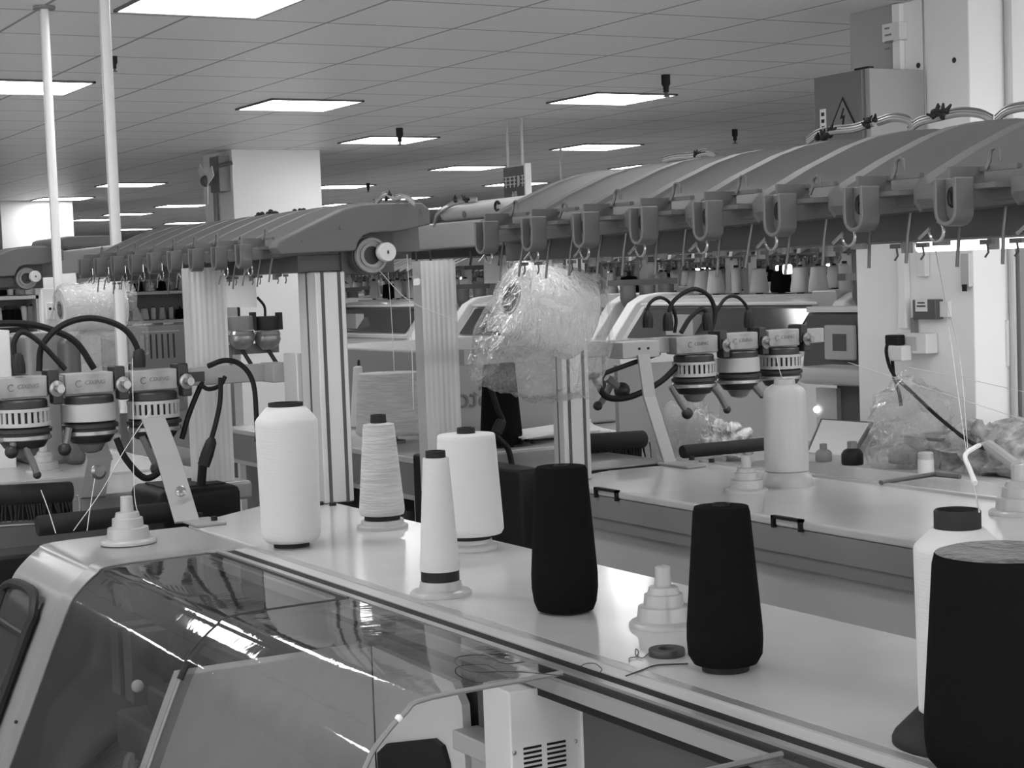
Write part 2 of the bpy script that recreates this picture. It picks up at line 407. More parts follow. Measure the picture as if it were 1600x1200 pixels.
# ------------------------------------------------------------------ the near knitting machine
PROF = [(1.150, 1.222), (.958, 1.219), (.922, 1.206), (.888, 1.178), (.866, 1.149), (.831, 1.073), (.783, .962), (.735, .853), (.69, .75)]
def prof(dy=0., dz=0.):
    s = spline([(y, z, 0) for y, z in PROF], 4); return [(p.x+dy, p.y+dz) for p in s]
XL = -3.70
m1 = thing('knitting_machine', 'near pale knitting machine with clear curved covers and a glossy yarn table', 'machine', (-2.4, 1.2, 0))
tb = MB().prism([(XL, 1.265), (-.6, 1.265), (-.6, 1.675), (-3.92, 1.675), (-3.90, 1.52), (-3.78, 1.36)], 'z', TZ-.035, TZ)
obj('yarn_table', tb, TABLE, m1, bevel=.004)
# left shell: the curved end cap and the flat shoulder behind it
sh = MB().prism([(1.265, TZ-.001)]+[(y, z-.003) for y, z in prof()]+[(.69, .2), (1.265, .2)], 'x', XL, -3.305)
shell = obj('end_shell', sh, SHELL, m1, bevel=.028, angle=50); shell.modifiers[0].segments = 4
# the small dark window in the shell front, with its black rubber rim
wp = prof(-.006, .002)
wz = [p for p in wp if .74 < p[1] < 1.16]
obj('shell_window', MB().strip([(y-.003, z) for y, z in wz], .004, 'x', -3.66, -3.40), SCREEN, m1)
rim = []
top = wz[0]
rim += [Vector((-3.66, y-.006, z)) for y, z in reversed(wz[1:])]+[Vector((-3.60, top[0]-.006, top[1])), Vector((-3.46, top[0]-.006, top[1]))]
rim += [Vector((-3.40, y-.006, z)) for y, z in wz[2:]]
obj('window_rim', MB().tube(spline(rim, 4), .011, 8), BLACK, m1, label='black rubber window rim')
obj('window_rib', MB().tube([(-3.64, wz[4][0]-.004, wz[4][1]), (-3.42, wz[4][0]-.004, wz[4][1])], .007), BLACK, m1)
# body and dark interior
INNER = mat('interior_enamel', .07, .5, var=.5, vscale=7)

bd = MB().box(XL, -.6, 1.25, 1.66, .12, TZ-.036)
obj('body', bd, GREYM, m1)
obj('base', MB().box(XL+.05, -.6, .75, 1.62, 0, .12), BLACK, m1)
obj('interior_floor', MB().box(-3.30, -.6, .66, 1.25, .70, .74), GREYD, m1)
obj('interior_back', MB().box(-3.30, -2.67, 1.2225, 1.249, .74, 1.18), INNER, m1)
nb = MB().prism([(.80, .78), (1.22, 1.02), (1.24, 1.0), (1.24, .74), (.80, .74)], 'x', -3.28, -2.67)
obj('needle_bed', nb, INNER, m1)
cmb = MB()
for i in range(60): cmb.obox((-3.27+i*.01, .98, .89), Vector((.0022, 0, 0)), Vector((0, .13, .0743)), Vector((0, -.002, .0035)))
obj('needles', cmb, FMID, m1)
obj('carriage_bar', MB().box(-3.28, -2.67, .98, 1.02, .985, 1.01).box(-3.28, -2.67, 1.10, 1.13, 1.04, 1.07), FMID, m1)
obj('carriage', MB().box(-3.02, -2.72, .88, 1.12, .93, 1.0).box(-2.96, -2.78, .92, 1.08, 1.0, 1.05), INNER, m1, bevel=.008)
for i, x in enumerate((-3.2, -3.12, -2.70)): obj('yarn_carrier', MB().box(x, x+.05, .93, 1.0, .99, 1.12), FMID, m1)
obj('carrier_lamp', MB().ball(AX(215, 1072, -2.88), .011), WHITE, m1)
# pale bulkhead with an arched opening (its +X face shows through the second cover)
bk = [(.755, .74)]
pin = [(y+.014, z) for y, z in prof() if z < 1.135]
obj('bulkhead', MB().prism([(1.205, 1.137), (pin[0][0], 1.137)]+pin+[(pin[-1][0], .6), (1.205, .6)], 'x', -2.66, -2.62), WHITE, m1, bevel=.003)
obj('rear_wall', MB().prism([(-2.619, .74), (-2.619, 1.137), (-2.33, 1.13), (-2.302, 1.10), (-2.285, .74)], 'y', 1.206, 1.22), WHITE, m1)
obj('wall_opening', MB().prism([(-2.60, .75), (-2.60, .96), (-2.56, .985), (-2.39, 1.03), (-2.36, 1.025), (-2.345, 1.0), (-2.33, .75)], 'y', 1.198, 1.2055), BLACK, m1)
obj('wall_step', MB().box(-2.27, -2.16, 1.17, 1.215, 1.045, 1.075).box(-2.25, -2.17, 1.19, 1.215, .75, 1.0449), PALE, m1, bevel=.003)
# control box with vent slots
xb = -1.985
ya, yb = AX(795, 1082, xb).y, AX(912, 1100, xb).y
cb = obj('control_box', MB().box(xb-.075, xb, ya, yb, .80, AX(795, 1082, xb).z), WHITE, m1, bevel=.003)
obj('box_flange', MB().box(xb-.02, xb+.006, yb-.006, yb+.006, .80, 1.163), WHITE, cb)
vs = MB()
for i in range(12):
    z = AX(838, 1168, xb).z-i*.0066
    for a, b in ((818, 846), (855, 884)):
        vs.box(xb-.001, xb+.0012, AX(a, 1180, xb).y, AX(b, 1180, xb).y, z, z+.003)
obj('vent_slots', vs, BLACK, cb)
for px, py in ((803, 1176), (899, 1158)):
    c = AX(px, py, xb); obj('screw', MB().lathe([(.0028, 0), (.0028, .002), (.0012, .003)], c, 12, (1, 0, 0)), METAL, cb)
obj('inner_wall', MB().box(-2.28, -.6, 1.2225, 1.249, .72, 1.18), GREYD, m1)
obj('inner_pipe', MB().tube([(-1.74, 1.20, 1.075), (-1.0, 1.20, 1.075)], .008), GREYM, m1)
# the double guide rail in front of the table
def rl(name, y0, y1, z0, z1, m): return obj(name, MB().box(XL+.41, -.6, y0, y1, z0, z1), m, m1)
rl('table_edge_trim', 1.247, 1.264, TZ-.03, TZ+.001, METAL)
rl('rail_channel', 1.156, 1.2465, TZ-.035, TZ-.003, BLACK)
rl('rail_lip', 1.220, 1.2465, TZ-.0029, TZ-.001, PALE)
rl('guide_rail', 1.180, 1.193, TZ-.0029, TZ+.001, METAL)
rl('rail_flange', 1.145, 1.1555, TZ-.020, TZ-.002, mat('flange_grey', .24, .4))
# sliding clear covers
def cover(name, x0, x1, dz, lab, seal=None):
    p = prof(-dz*.6, dz)
    c = obj(name, MB().strip([(y, z) for y, z in reversed(p)], .004, 'x', x0, x1), COVER, m1, label=lab)
    e = [Vector((x0, y, z)) for y, z in p]
    return c, e
c1, e1 = cover('sliding_cover', -3.30, -2.545, .0, 'left clear curved cover with a pale edge strip')
p1 = prof(-.002, .003)
obj('edge_strip', MB().strip([(y, z+.002) for y, z in reversed(p1)], .002, 'x', -3.298, -3.235), clear('strip_film', .62, .25, diff=.75, diffg=.42), c1)
obj('edge_bead', MB().tube(e1, .0035, 8), POST, c1)
c2, e2 = cover('sliding_cover', -2.57, -1.902, .008, 'middle clear curved cover overlapping the left one')
obj('edge_bead', MB().tube(e2[8:], .003, 8), POST, c2)
obj('rubber_seal', MB().tube(e2[:18], .0058, 8), BLACK, c2)
p2 = prof(-.0048, .008)
e2r = [Vector((-1.902, y, z+.002)) for y, z in p2]
obj('edge_bead', MB().tube(e2r, .0036, 8), GREYM, c2)
for i in (9, 17): obj('edge_clip', MB().ball(e2r[i], .0055, 10), WHITE, c2)
c3, e3 = cover('sliding_cover', -1.454, -.62, .003, 'right clear curved cover at the bottom edge of the photo')
obj('edge_bead', MB().tube(e3, .004, 8), POST, c3)
obj('inner_tray', MB().box(-1.43, -.62, .70, 1.14, 1.17, 1.195), PALE, m1)
for px, py in ((79, 1009), (25, 1128)):
    c = AX(px, py, -3.27); obj('cover_screw', MB().ball(c, .004, 8), BLACK, c1)
hk = [AX(205, 1215, -2.75), AX(208, 1185, -2.75), AX(215, 1180, -2.75), AX(217, 1215, -2.75)]
obj('cover_handle', MB().tube(spline([h+Vector((0, -.01, 0)) for h in hk], 5), .006), clear('handle_clear', .8, .1, diff=.3), c1)
# the post at the table's rear corner that carries the left beam
def post(name, x0, x1, y0, y1, z0, z1, parent):
    p = obj(name, MB().box(x0, x1, y0, y1, z0, z1), POST, parent, bevel=.004)
    w = y1-y0
    sl = MB()
    for a in (.22, .78): sl.box(x1-.002, x1+.0008, y0+w*(a-.055), y0+w*(a+.055), z0, z1)
    u = x1-x0
    sl.box(x0+u*.46, x0+u*.54, y0-.0008, y0+.002, z0, z1)
    obj('groove', sl, SLOT, p, label='dark grooves in the post')
    return p
LPY0 = 1.640
bp = thing('beam_post', 'tall grooved aluminium post at the rear corner of the near table', 'post', (-3.85, LPY0+.04, TZ))
post('shaft', -3.905, -3.795, LPY0, LPY0+.078, TZ+.001, 1.776, bp)
obj('post_plate', MB().box(-3.99, -3.906, LPY0-.012, LPY0+.02, TZ+.16, TZ+.36), POST, bp, bevel=.004)
for px, py in ((520, 790), (500, 789)):
    c = AZ(px, py, TZ); obj('bolt', MB().lathe([(.009, 0), (.009, .008)], c, 8), BLACK, bp)

# ------------------------------------------------------------------ overhead yarn beams
def rib_prof(sh=0.):
    z = CAMZ
    return [(1.548, z+.066), (1.538, z+.078), (1.537, z+.096), (1.546, z+.104), (1.62, z+.139), (1.70, z+.171), (1.75, z+.186), (1.80, z+.194), (1.86, z+.198),
            (1.915, z+.196), (1.938, z+.178), (1.94, z+.07)]
def u_guide(x, y, ztop, w=.038, h=.058, d=.03):
    out = [(x-w/2, ztop), (x-w/2, ztop-h+w*.55)]+[(x-w/2*math.cos(a*PI/8), ztop-h+w*.5-w/2*math.sin(a*PI/8)) for a in range(1, 8)]+[(x+w/2, ztop-h+w*.55), (x+w/2, ztop)]
    t = .0055
    inn = [(x-w/2+t, ztop), (x-w/2+t, ztop-h+w*.55)]+[(x-(w/2-t)*math.cos(a*PI/8), ztop-h+w*.5-(w/2-t)*math.sin(a*PI/8)) for a in range(1, 8)]+[(x+w/2-t, ztop-h+w*.55), (x+w/2-t, ztop)]
    m = MB().prism(out+inn[::-1], 'y', y-d/2, y+d/2)
    m.prism(inn, 'y', y-d/2+.014, y+d/2)
    return m
def beam(label, xs, endx, xr, cableless=False, detail=True, name='yarn_beam', extra_u=()):
    t = thing(name, label, 'yarn beam', (sum(xs)/len(xs), 1.74, CAMZ+.03), )
    z = CAMZ
    xa, xb = min(xs)-.02, xr
    obj('tray', MB().box(xa, xb, 1.61, 1.80, z+.028, z+.066), BEAMD, t)
    obj('front_rail', MB().box(xa, xb, 1.556, 1.600, z+.070, z+.094), BEAM, t, bevel=.004)
    obj('rear_rail', MB().box(xa, xb-.02, 1.915, 1.945, z+.125, z+.175), BEAM, t, bevel=.004)
    for i, x in enumerate(xs):
        th = .040
        pa = rib_prof(); zb = z+.066
        pb = [(max(y, 1.566) if k < 4 else y, zb+(zz-zb)*(.62 if 0 < k < len(pa)-1 else 1)) for k, (y, zz) in enumerate(pa)]
        n = len(pa); pit = abs(xs[1]-xs[0])
        st = [(x, [(y, zz-.004) for y, zz in pa]), (x+.004, pa), (x+.031, pa), (x+.038, [(y+(.003 if k < 4 else 0), zz-.005) for k, (y, zz) in enumerate(pa)]), (x+pit-.003, pb)]
        m_ = MB(); m_.add([(xx, y, zz) for xx, pr_ in st for y, zz in pr_],
                          [(j*n+k, j*n+(k+1) % n, (j+1)*n+(k+1) % n, (j+1)*n+k) for j in range(len(st)-1) for k in range(n)]+[tuple(range(n-1, -1, -1)), tuple((len(st)-1)*n+k for k in range(n))])
        r = obj('rib', m_, BEAM, t, angle=28)
        if not detail: continue
        obj('screw', MB().lathe([(.008, 0), (.008, .003), (.003, .002)], (x+th, 1.566, z+.086), 10, (1, 0, 0)), BLACK, r)
        obj('thread_guide', u_guide(x+.112, 1.497, z+.098), GUIDE, r, bevel=.0015)
        obj('guide_bracket', MB().box(x+.095, x+.165, 1.512, 1.556, z+.084, z+.090).box(x+.10, x+.104, 1.500, 1.556, z+.09, z+.112).box(x+.10, x+.165, 1.548, 1.556, z+.106, z+.112), GUIDE, r)
        obj('guide_eye', MB().tube([(x+.112+.004*math.cos(a), 1.494, z+.075+.010*math.sin(a)) for a in [k*PI/6 for k in range(13)]], .003, 6), BLACK, r)
        # cane hook lying on the plate
        hx = x+.130
        hkp = [(hx-.012, 1.545, z+.108), (hx-.009, 1.548, z+.118)]+[(hx-.001-.008*math.cos(a), 1.549, z+.124+.009*math.sin(a)) for a in [k*PI/6 for k in range(0, 7)]]+[(hx+.007, 1.549, z+.117)]
        if i % 4 == 1: hkp = [p_[:2]+(p_[2]-.012,) for p_ in hkp]
        obj('cane_hook', MB().tube(hkp, .0024, 6), GREYD, r)
        # pigtail eye under the rib
        q = x+.035
        pg = [(q, 1.545, z+.072), (q, 1.545, z+.050)]+[(q-.001+.0115*math.sin(a)*1.0, 1.545-.004*a/6, z+.036+.0125*math.cos(a)) for a in [k*PI/8 for k in range(0, 14)]]+[(q-.028, 1.538, z+.028)]
        obj('pigtail', MB().tube(pg, .0022, 6), CHROME, r)
        for dx, l in ((.062, .064), (.135, .055)):
            k = random.uniform(-.006, .006)
            obj('drop_wire', MB().tube([(x+dx, 1.56, z+.062), (x+dx+k*.3, 1.553, z+.03), (x+dx+k, 1.548, z+.062-l-random.uniform(0, .015))], .0022, 6), DWIRE, r)
        obj('tension_peg', MB().lathe([(.012, z+.02), (.012, z+.066)], (x+.085, 1.66, 0), 10).lathe([(.008, z+.012), (.008, z+.066)], (x+.14, 1.70, 0), 10), GREYM, r)
        cl = MB()
        for dx in (.05, .1): cl.box(x+dx, x+dx+.02, 1.60, 1.606, z+.018, z+.024).tube([(x+dx+.01, 1.603, z+.02), (x+dx+.012, 1.603, z+.008), (x+dx+.006, 1.603, z+.002)], .0015, 5)
        obj('clip', cl, DWIRE, r)
    if endx is not None:
        pe = [(1.544, z+.069), (1.529, z+.086), (1.539, z+.10), (1.712, z+.174), (1.754, z+.183), (1.813, z+.186), (1.917, z+.186), (1.937, z+.168), (1.937, z+.132), (1.845, z+.117)]
        pe += [(1.775, z+.115), (1.755, z+.108), (1.742, z+.094), (1.734, z+.073)]
        ep = obj('end_panel', MB().prism(pe, 'x', endx-.05, endx), BEAM, t, bevel=.004)
        for (y, zz) in ((1.60, .1), (1.70, .13), (1.915, .165)):
            obj('screw', MB().lathe([(.006, 0), (.006, .002)], (endx, y, z+zz), 10, (1, 0, 0)), GREYD, ep)
        obj('motor_plate', MB().box(endx-.30, endx-.055, 1.72, 1.86, z+.02, z+.115), BEAMD, t)
        w = obj('pulley', MB().lathe([(.018, 0), (.042, 0), (.044, .006), (.042, .012), (.036, .012), (.036, .008), (.03, .008), (.03, .012), (.022, .012), (.022, .005), (.012, .005)], (endx-.030, 1.785, z+.062), 28, (1, 0, 0)), GREYM, t)
        obj('hub', MB().lathe([(.004, .0052), (.022, .0055), (.021, .0085), (.004, .0085)], (endx-.030, 1.785, z+.062), 24, (1, 0, 0)), FDARK, w)
        obj('knob', MB().lathe([(.022, 0), (.0235, .004), (.0235, .02), (.021, .024)], (endx-.016, 1.815, z+.068), 28, (1, 0, 0)), PALE, w)
        obj('knob_mark', MB().box(endx+.0078, endx+.0092, 1.813, 1.817, z+.064, z+.072), BLACK, w)
        obj('motor_box', MB().lathe([(.048, -.06), (.048, -.001)], (endx-.031, 1.785, z+.062), 28, (1, 0, 0)), BEAMD, t)
    return t
LB = [-3.997-.167*k for k in range(9)]
beam('grey ribbed overhead yarn beam at the left with a pulley on its end', LB, -3.763, -3.825)
RB = [-2.805+.165*k for k in range(11)]
rbm = beam('long grey ribbed overhead yarn beam at the right, nearest the viewer', RB, None, -1.0)
FB = [-7.27-.167*k for k in range(5)]
fbm = beam('farthest left ribbed yarn beam cut by the left edge of the photo', FB, -7.04, -7.08, detail=False)

# pale beams of the back-to-back row, seen in the gaps
t = thing('yarn_beam', 'pale rear side of the second row yarn beam in the gap between two dark beams', 'yarn beam', (-4.2, 2.3, CAMZ+.1))
z = CAMZ
obj('rear_panel', MB().box(-5.3, -3.0, 2.28, 2.32, z+.085, z+.158), BEAMP, t, bevel=.006)
obj('cover_panel', MB().box(-4.40, -3.0, 2.285, 2.60, z+.158, z+.21), BEAMP, t, bevel=.025)
obj('stain', MB().lathe([(.010, 0), (.010, .001)], AY(725, 335, 2.285), 16, (0, -1, 0)), GREYD, t)
bpy.data.objects[t.children[-1].name].scale = (1, 1, 1)
cc = AY(777, 322, 2.284); obj('clamp_ring', MB().tube([cc+Vector((.012*math.cos(a), 0, .012*math.sin(a))) for a in [k*PI/6 for k in range(1, 11)]], .004, 6), BLACK, t)
obj('under_tray', MB().box(-4.72, -3.0, 2.36, 2.6, z+.06, z+.084), BEAMD, t)
for px in (650, 672, 735, 780): 
    c = AY(px, 392, 2.36); obj('thread_guide', MB().tube([c, c+Vector((.005, 0, -.02)), c+Vector((-.004, 0, -.04))], .004, 6), DWIRE, t)
t = thing('yarn_beam', 'pale rear side of a far yarn beam behind the first ceiling pole', 'yarn beam', (-7.0, 2.3, CAMZ+.1))
a = AY(75, 380, 2.3); b = AY(135, 380, 2.3)
obj('rear_panel', MB().box(a.x, b.x+.9, 2.28, 2.32, z+.09, z+.2), BEAMP, t, bevel=.01)
obj('cover_panel', MB().box(a.x-.3, b.x-.35, 2.285, 2.55, z+.2, z+.27), BEAM, t, bevel=.03)

# wire bundles lying over the ribs
def cable(label, pts, r, m=CABLE, name='cable', cat='cable', parent=None, n=6, group=None):
    mb = MB().tube(spline(pts, n), r, 8)
    o = obj(name, mb, m, parent)
    return o if parent else tag(o, label, cat, group)
def bundle(label, px, y, ties=(), r=.006):
    t = thing('cable_bundle', label, 'cable', AY(px[0][0], px[0][1], y))
    for k in range(3):
        obj('wire', MB().tube(spline([AY(a, b, y+.02*k)+Vector((0, 0, .004*(k-1))) for a, b in px], 6), r*.6, 6), (mat('sleeve_grey', .22, .6), GREYM, GREYD)[k], t)
    for a, b, s in ties:
        c = AY(a, b, y); mb = MB()
        for j in range(7):
            q = c+Vector((random.uniform(-1, 1)*s, random.uniform(-.5, .5)*s, random.uniform(-.3, .6)*s)); mb.ball(q, s*.42, 8)
            mb.tube([q, q+Vector((random.uniform(-1, 1), random.uniform(-.5, .5), random.uniform(.2, 1))).normalized()*s*1.0], [s*.3, s*.12], 6)
        obj('connector', mb, CORED, t)
    return t
bundle('wires and dark connectors over the right beam in front of the warning cabinet', [(1262, 220), (1280, 208), (1305, 203), (1335, 200), (1365, 190)], 1.88, ((1287, 211, .014), (1362, 193, .012)))
bundle('grey tube bent over a right-beam rib just right of the cabinet', [(1372, 190), (1396, 183), (1420, 188), (1424, 203)], 1.92)
bundle('grey tubes with a dark tie on the right beam below the column corner', [(1420, 204), (1436, 190), (1466, 182), (1500, 175), (1530, 177), (1550, 186)], 1.9, ((1466, 182, .014),))
bundle('grey tube over the last rib at the right edge', [(1556, 186), (1574, 172), (1604, 166), (1640, 168)], 1.9)
bundle('loose pale wires on the middle ribs of the right beam', [(1036, 250), (1055, 245), (1082, 243), (1104, 238), (1118, 245)], 1.9, ((1090, 242, .01),))
bundle('loose wires on top of the left beam in front of a far light', [(588, 316), (602, 304), (618, 309), (632, 306), (648, 318)], 1.86, ((606, 309, .012),))
bundle('pale wire rising to a dark terminal block in the gap between beams', [(678, 352), (684, 334), (704, 320), (722, 314), (745, 312)], 2.28, ((712, 313, .012), (730, 313, .012)))
for i, (px, py, l) in enumerate([(408, 338, 'left'), (426, 334, 'middle'), (466, 331, 'right')]):
    c = AY(px, py, 1.86); mb = MB()
    for j in range(9): mb.ball(c+Vector((random.uniform(-1, 1)*.03, random.uniform(-.5, .5)*.02, random.uniform(-.4, .5)*.012)), .008, 8)
    tag(obj('connector_cluster', mb, CORED), 'small dark connector cluster on the left beam under the white column, %s one of three' % l, 'connector')

# ------------------------------------------------------------------ the second row machine behind the aisle
m2 = thing('knitting_machine', 'grey-sided second row machine with a glossy yarn table, behind the near table', 'machine', (-2.4, 2.8, 0))
tb2 = [(-3.62, 2.28), (-.5, 2.28), (-.5, 2.78), (-3.86, 2.80), (-3.88, 2.5), (-3.82, 2.36), (-3.74, 2.30)]
obj('yarn_table', MB().prism(tb2, 'z', TZ-.02, TZ), TABLE, m2, bevel=.006)
obj('table_apron', MB().prism([(x+(.003 if x < -2 else 0), y+.002) for x, y in tb2], 'z', TZ-.075, TZ-.0205), GREYM, m2)
obj('apron_ledge', MB().box(-3.72, -.5, 2.29, 2.32, TZ-.105, TZ-.076), GREYM, m2)
obj('back_panel', MB().box(-3.74, -.5, 2.325, 2.70, .1, TZ-.08), mat('panel_grey', .46, .35, var=.06, vscale=4), m2)
obj('rail', MB().box(-3.85, -.5, 2.781, 2.80, TZ-.03, TZ+.006), METAL, m2)
obj('front_cover', MB().prism([(2.802, TZ-.004), (3.02, TZ-.004), (3.06, TZ-.03), (3.12, TZ-.12), (3.2, .8), (2.802, .8)], 'x', -3.8, -.5), SHELL, m2, bevel=.008)
obj('body', MB().box(-3.7, -.5, 2.71, 3.15, .1, .8), GREYM, m2)
obj('base', MB().box(-3.65, -.5, 2.4, 3.1, 0, .1), BLACK, m2)
for (ax_, ay_, bx_, by_) in ((931, 762, 966, 770), (1208, 807, 1254, 815)):
    p = AY(ax_, ay_, 2.279); q = AY(bx_, by_, 2.279); zt = (p.z+q.z)/2+.004
    obj('handle', MB().box(p.x, q.x, 2.272, 2.284, zt-.006, zt).box(p.x, p.x+.008, 2.272, 2.284, zt-.026, zt).box(q.x-.008, q.x, 2.272, 2.284, zt-.026, zt), BLACK, m2)
bp2 = thing('beam_post', 'grooved aluminium post behind the plastic-bagged cone', 'post', (-3.77, 2.32, TZ))
post('shaft', -3.80, -3.745, 2.287, 2.367, TZ, 1.84, bp2)

# ------------------------------------------------------------------ yarn packages and stands on the tables
def lathe_px(p, prf, s, seg=48): return MB().lathe([(r*s, h*s) for r, h in prf], p, seg)
def pkg(name, label, cat, px, py, parts, z=TZ, group=None, pos=None):
    """parts: (part name, material, [(radius, height)...] in photo pixels at the foot's distance)"""
    p = pos or AZ(px, py, z); s = dep(p)/FPX
    t = thing(name, label, cat, p, group)
    for nm, m, prf in parts: obj(nm, lathe_px(p, prf, s), m, t, angle=50)
    return t
def fuzz(r, h0, h1, r1, k=14):
    return [(r+(r1-r)*i/k, h0+(h1-h0)*i/k) for i in range(k+1)]
STEP = lambda k: [('base', STANDC, [(44*k, 0), (44*k, 4*k), (41*k, 7*k), (34*k, 8*k)]), ('tier', STANDC, [(34*k, 8*k), (32*k, 25*k), (25*k, 26*k)]),
                  ('tier', STANDC, [(25*k, 26*k), (24*k, 40*k), (20*k, 41*k)]), ('tier', STANDC, [(20*k, 41*k), (18*k, 49*k), (10.5*k, 50*k)]),
                  ('peg', STANDC, [(10.5*k, 50*k), (9.5*k, 74*k), (7*k, 75*k), (5*k, 70*k)])]
pkg('yarn_tube', 'tall white yarn tube standing at the left end of the near table', 'yarn', 456, 853,
    [('foot', CORED, [(28, 0), (28, 8)]), ('yarn', YWHITE, [(26, 8), (38, 8), (44, 14), (46, 22)]+fuzz(46, 30, 190, 48.5)+[(48.5, 196), (46, 201), (31, 218), (27, 219)]),
     ('core', CORED, [(27, 216), (27, 225), (23, 225), (22, 214)])])
pkg('yarn_cone', 'cream wound yarn cone with a black core beside the left post', 'yarn', 598, 825,
    [('stand', BASEP, [(40, 0), (40, 5), (34, 7), (33, 14)]), ('core', CORE, [(28, 14), (28, 22), (13, 160), (12, 178), (9, 178), (9, 172)]),
     ('yarn', YCREAM, [(28, 21), (34, 22), (35.5, 27)]+fuzz(35.5, 32, 156, 25)+[(24, 163), (14, 165)])])
pkg('yarn_cone', 'slim white yarn cone on a black collar and pale round stand', 'yarn', 689, 929,
    [('stand', BASEP, [(48, 0), (48, 5), (45, 8), (34, 10), (32, 23)]), ('core', CORE, [(30, 23), (30, 40), (16, 214), (15.5, 226), (11, 226), (11, 220)]),
     ('yarn', YWHITE, [(29, 39), (31, 39)]+fuzz(31.5, 41, 212, 20.5)+[(20, 215), (15, 215.5)])])
pkg('yarn_cone', 'wide white yarn cone just behind the slim white cone', 'yarn', 735, 857,
    [('stand', BASEP, [(42, 0), (42, 5), (39, 8), (35, 10), (34, 16)]), ('core', CORE, [(33, 16), (33, 26), (15, 170), (14, 190), (10, 190), (10, 184)]),
     ('yarn', YWHITE, [(32, 23), (50, 24), (53.5, 30)]+fuzz(53.5, 36, 172, 45.5)+[(45, 178), (43, 180), (14, 181)])])
pkg('yarn_cone', 'black yarn cone standing beside the wide white cone on the near table', 'yarn', 884, 955,
    [('core', CORE, [(30, 0), (30, 6), (12, 230), (8, 230), (8, 225)]), ('yarn', YBLACK, [(30, 3), (44, 4), (49, 16), (52, 38)]+fuzz(52, 60, 222, 41)+[(38, 228), (12, 229)])])
pkg('yarn_cone', 'black yarn cone beside the dark flat ring, middle of the near table', 'yarn', 1134, 1046,
    [('core', CORE, [(37, 0), (37, 12), (12, 250), (14, 262), (11, 262), (10, 254)]), ('yarn', YBLACK, [(36, 10), (50, 12), (58, 26), (59.5, 48)]+fuzz(59, 70, 248, 44.5)+[(42, 257), (13, 258)])])
pkg('yarn_cone', 'large black yarn cone cut by the right edge of the photo', 'yarn', 1576, 1232,
    [('stand', BASEP, [(70, 0), (70, 10), (60, 30)]), ('core', CORE, [(58, 28), (58, 40), (26, 370), (20, 360), (18, 330)]),
     ('yarn', YBLACK, [(58, 36), (112, 38), (124, 52), (127, 80)]+fuzz(127, 110, 355, 110)+[(106, 371), (90, 376), (26, 373)]),
     ('end_face', mat('yarn_black_fuzz', .035, .95, var=.6, vscale=30, bump=.6, bscale=60, sheen=.3), [(30, 374.2), (60, 376.2), (90, 377), (105, 372.6)])])
pkg('yarn_tube', 'white yarn tube with a dark neck behind the large black cone', 'yarn', 1503, 1160,
    [('foot', CORED, [(107, 0), (107, 8), (103, 16), (68, 52)]), ('yarn', YWHITE, [(63, 50), (65, 52)]+fuzz(65, 60, 300, 68)+[(68, 306), (66, 312), (40, 338), (36, 338)]),
     ('neck', CORED, [(36, 330), (36, 364), (34, 367), (31, 367), (29, 345)])])
pkg('yarn_stand', 'milky stepped yarn stand on the left shoulder of the near machine', 'stand', 201, 848, STEP(.98), z=TZ)
pkg('yarn_stand', 'milky stepped yarn stand between the two black cones', 'stand', 1038, 977, STEP(1.25))
r = pkg('spacer_ring', 'flat dark ring lying on the near table beside a black cone', 'ring', 1042, 1024, [('body', mat('ring_rubber', .03, .5), [(13, 0), (28, 0), (28.5, 1.5), (28.5, 10), (27.5, 11.5), (13.5, 11.5), (13, 10), (13, 0)])])
pkg('yarn_tube', 'silky pale yarn tube with a flared base on the second table', 'yarn', 1230, 758,
    [('foot', BASEP, [(43, 0), (43, 5), (34, 22), (32, 23)]), ('yarn', YSILK, [(33, 23), (34.5, 24)]+fuzz(34.5, 30, 138, 33.5)+[(33, 144), (29, 152), (20, 158)]),
     ('neck', BASEP, [(17, 156), (16, 166), (14, 166), (13, 158)])])
pkg('yarn_stand', 'grey stepped yarn stand left of the silky tube on the second table', 'stand', 1167, 768, STEP(.76))
pkg('yarn_stand', 'grey stepped yarn stand at the right edge on the second table', 'stand', 1592, 803, STEP(1.05))
# the second package set behind: big cream cone and black cone on the second row's left table
TB2 = (AZ(612, 694, TZ))
pkg('yarn_cone', 'large cream wound yarn cone on a small metal stand beyond the near table', 'yarn', 612, 692,
    [('stand', FRING, [(22, 0), (22, 4), (10, 6), (10, 14)]), ('core', CORE, [(10, 14), (11, 112), (7, 112), (7, 108)]), ('yarn', YCREAM, [(11, 13), (52, 14), (55, 18)]+fuzz(55, 22, 106, 49)+[(47, 110), (11, 112)])])
pkg('yarn_cone', 'black yarn cone standing under the plastic-bagged cone', 'yarn', 784, 698,
    [('core', CORE, [(20, 0), (20, 6), (8, 140), (5, 140)]), ('yarn', YBLACK, [(19, 4), (30, 4), (32, 12)]+fuzz(33, 20, 130, 25)+[(23, 134), (9, 135)])])
pkg('yarn_cone', 'small white yarn cone with a black tip left of the large cream cone', 'yarn', 568, 668, [('core', CORE, [(10, 0), (10, 3), (6, 98), (5, 106), (3, 106)]), ('yarn', YWHITE, [(10, 3), (19, 3), (20, 8), (12, 95), (6, 97)])])

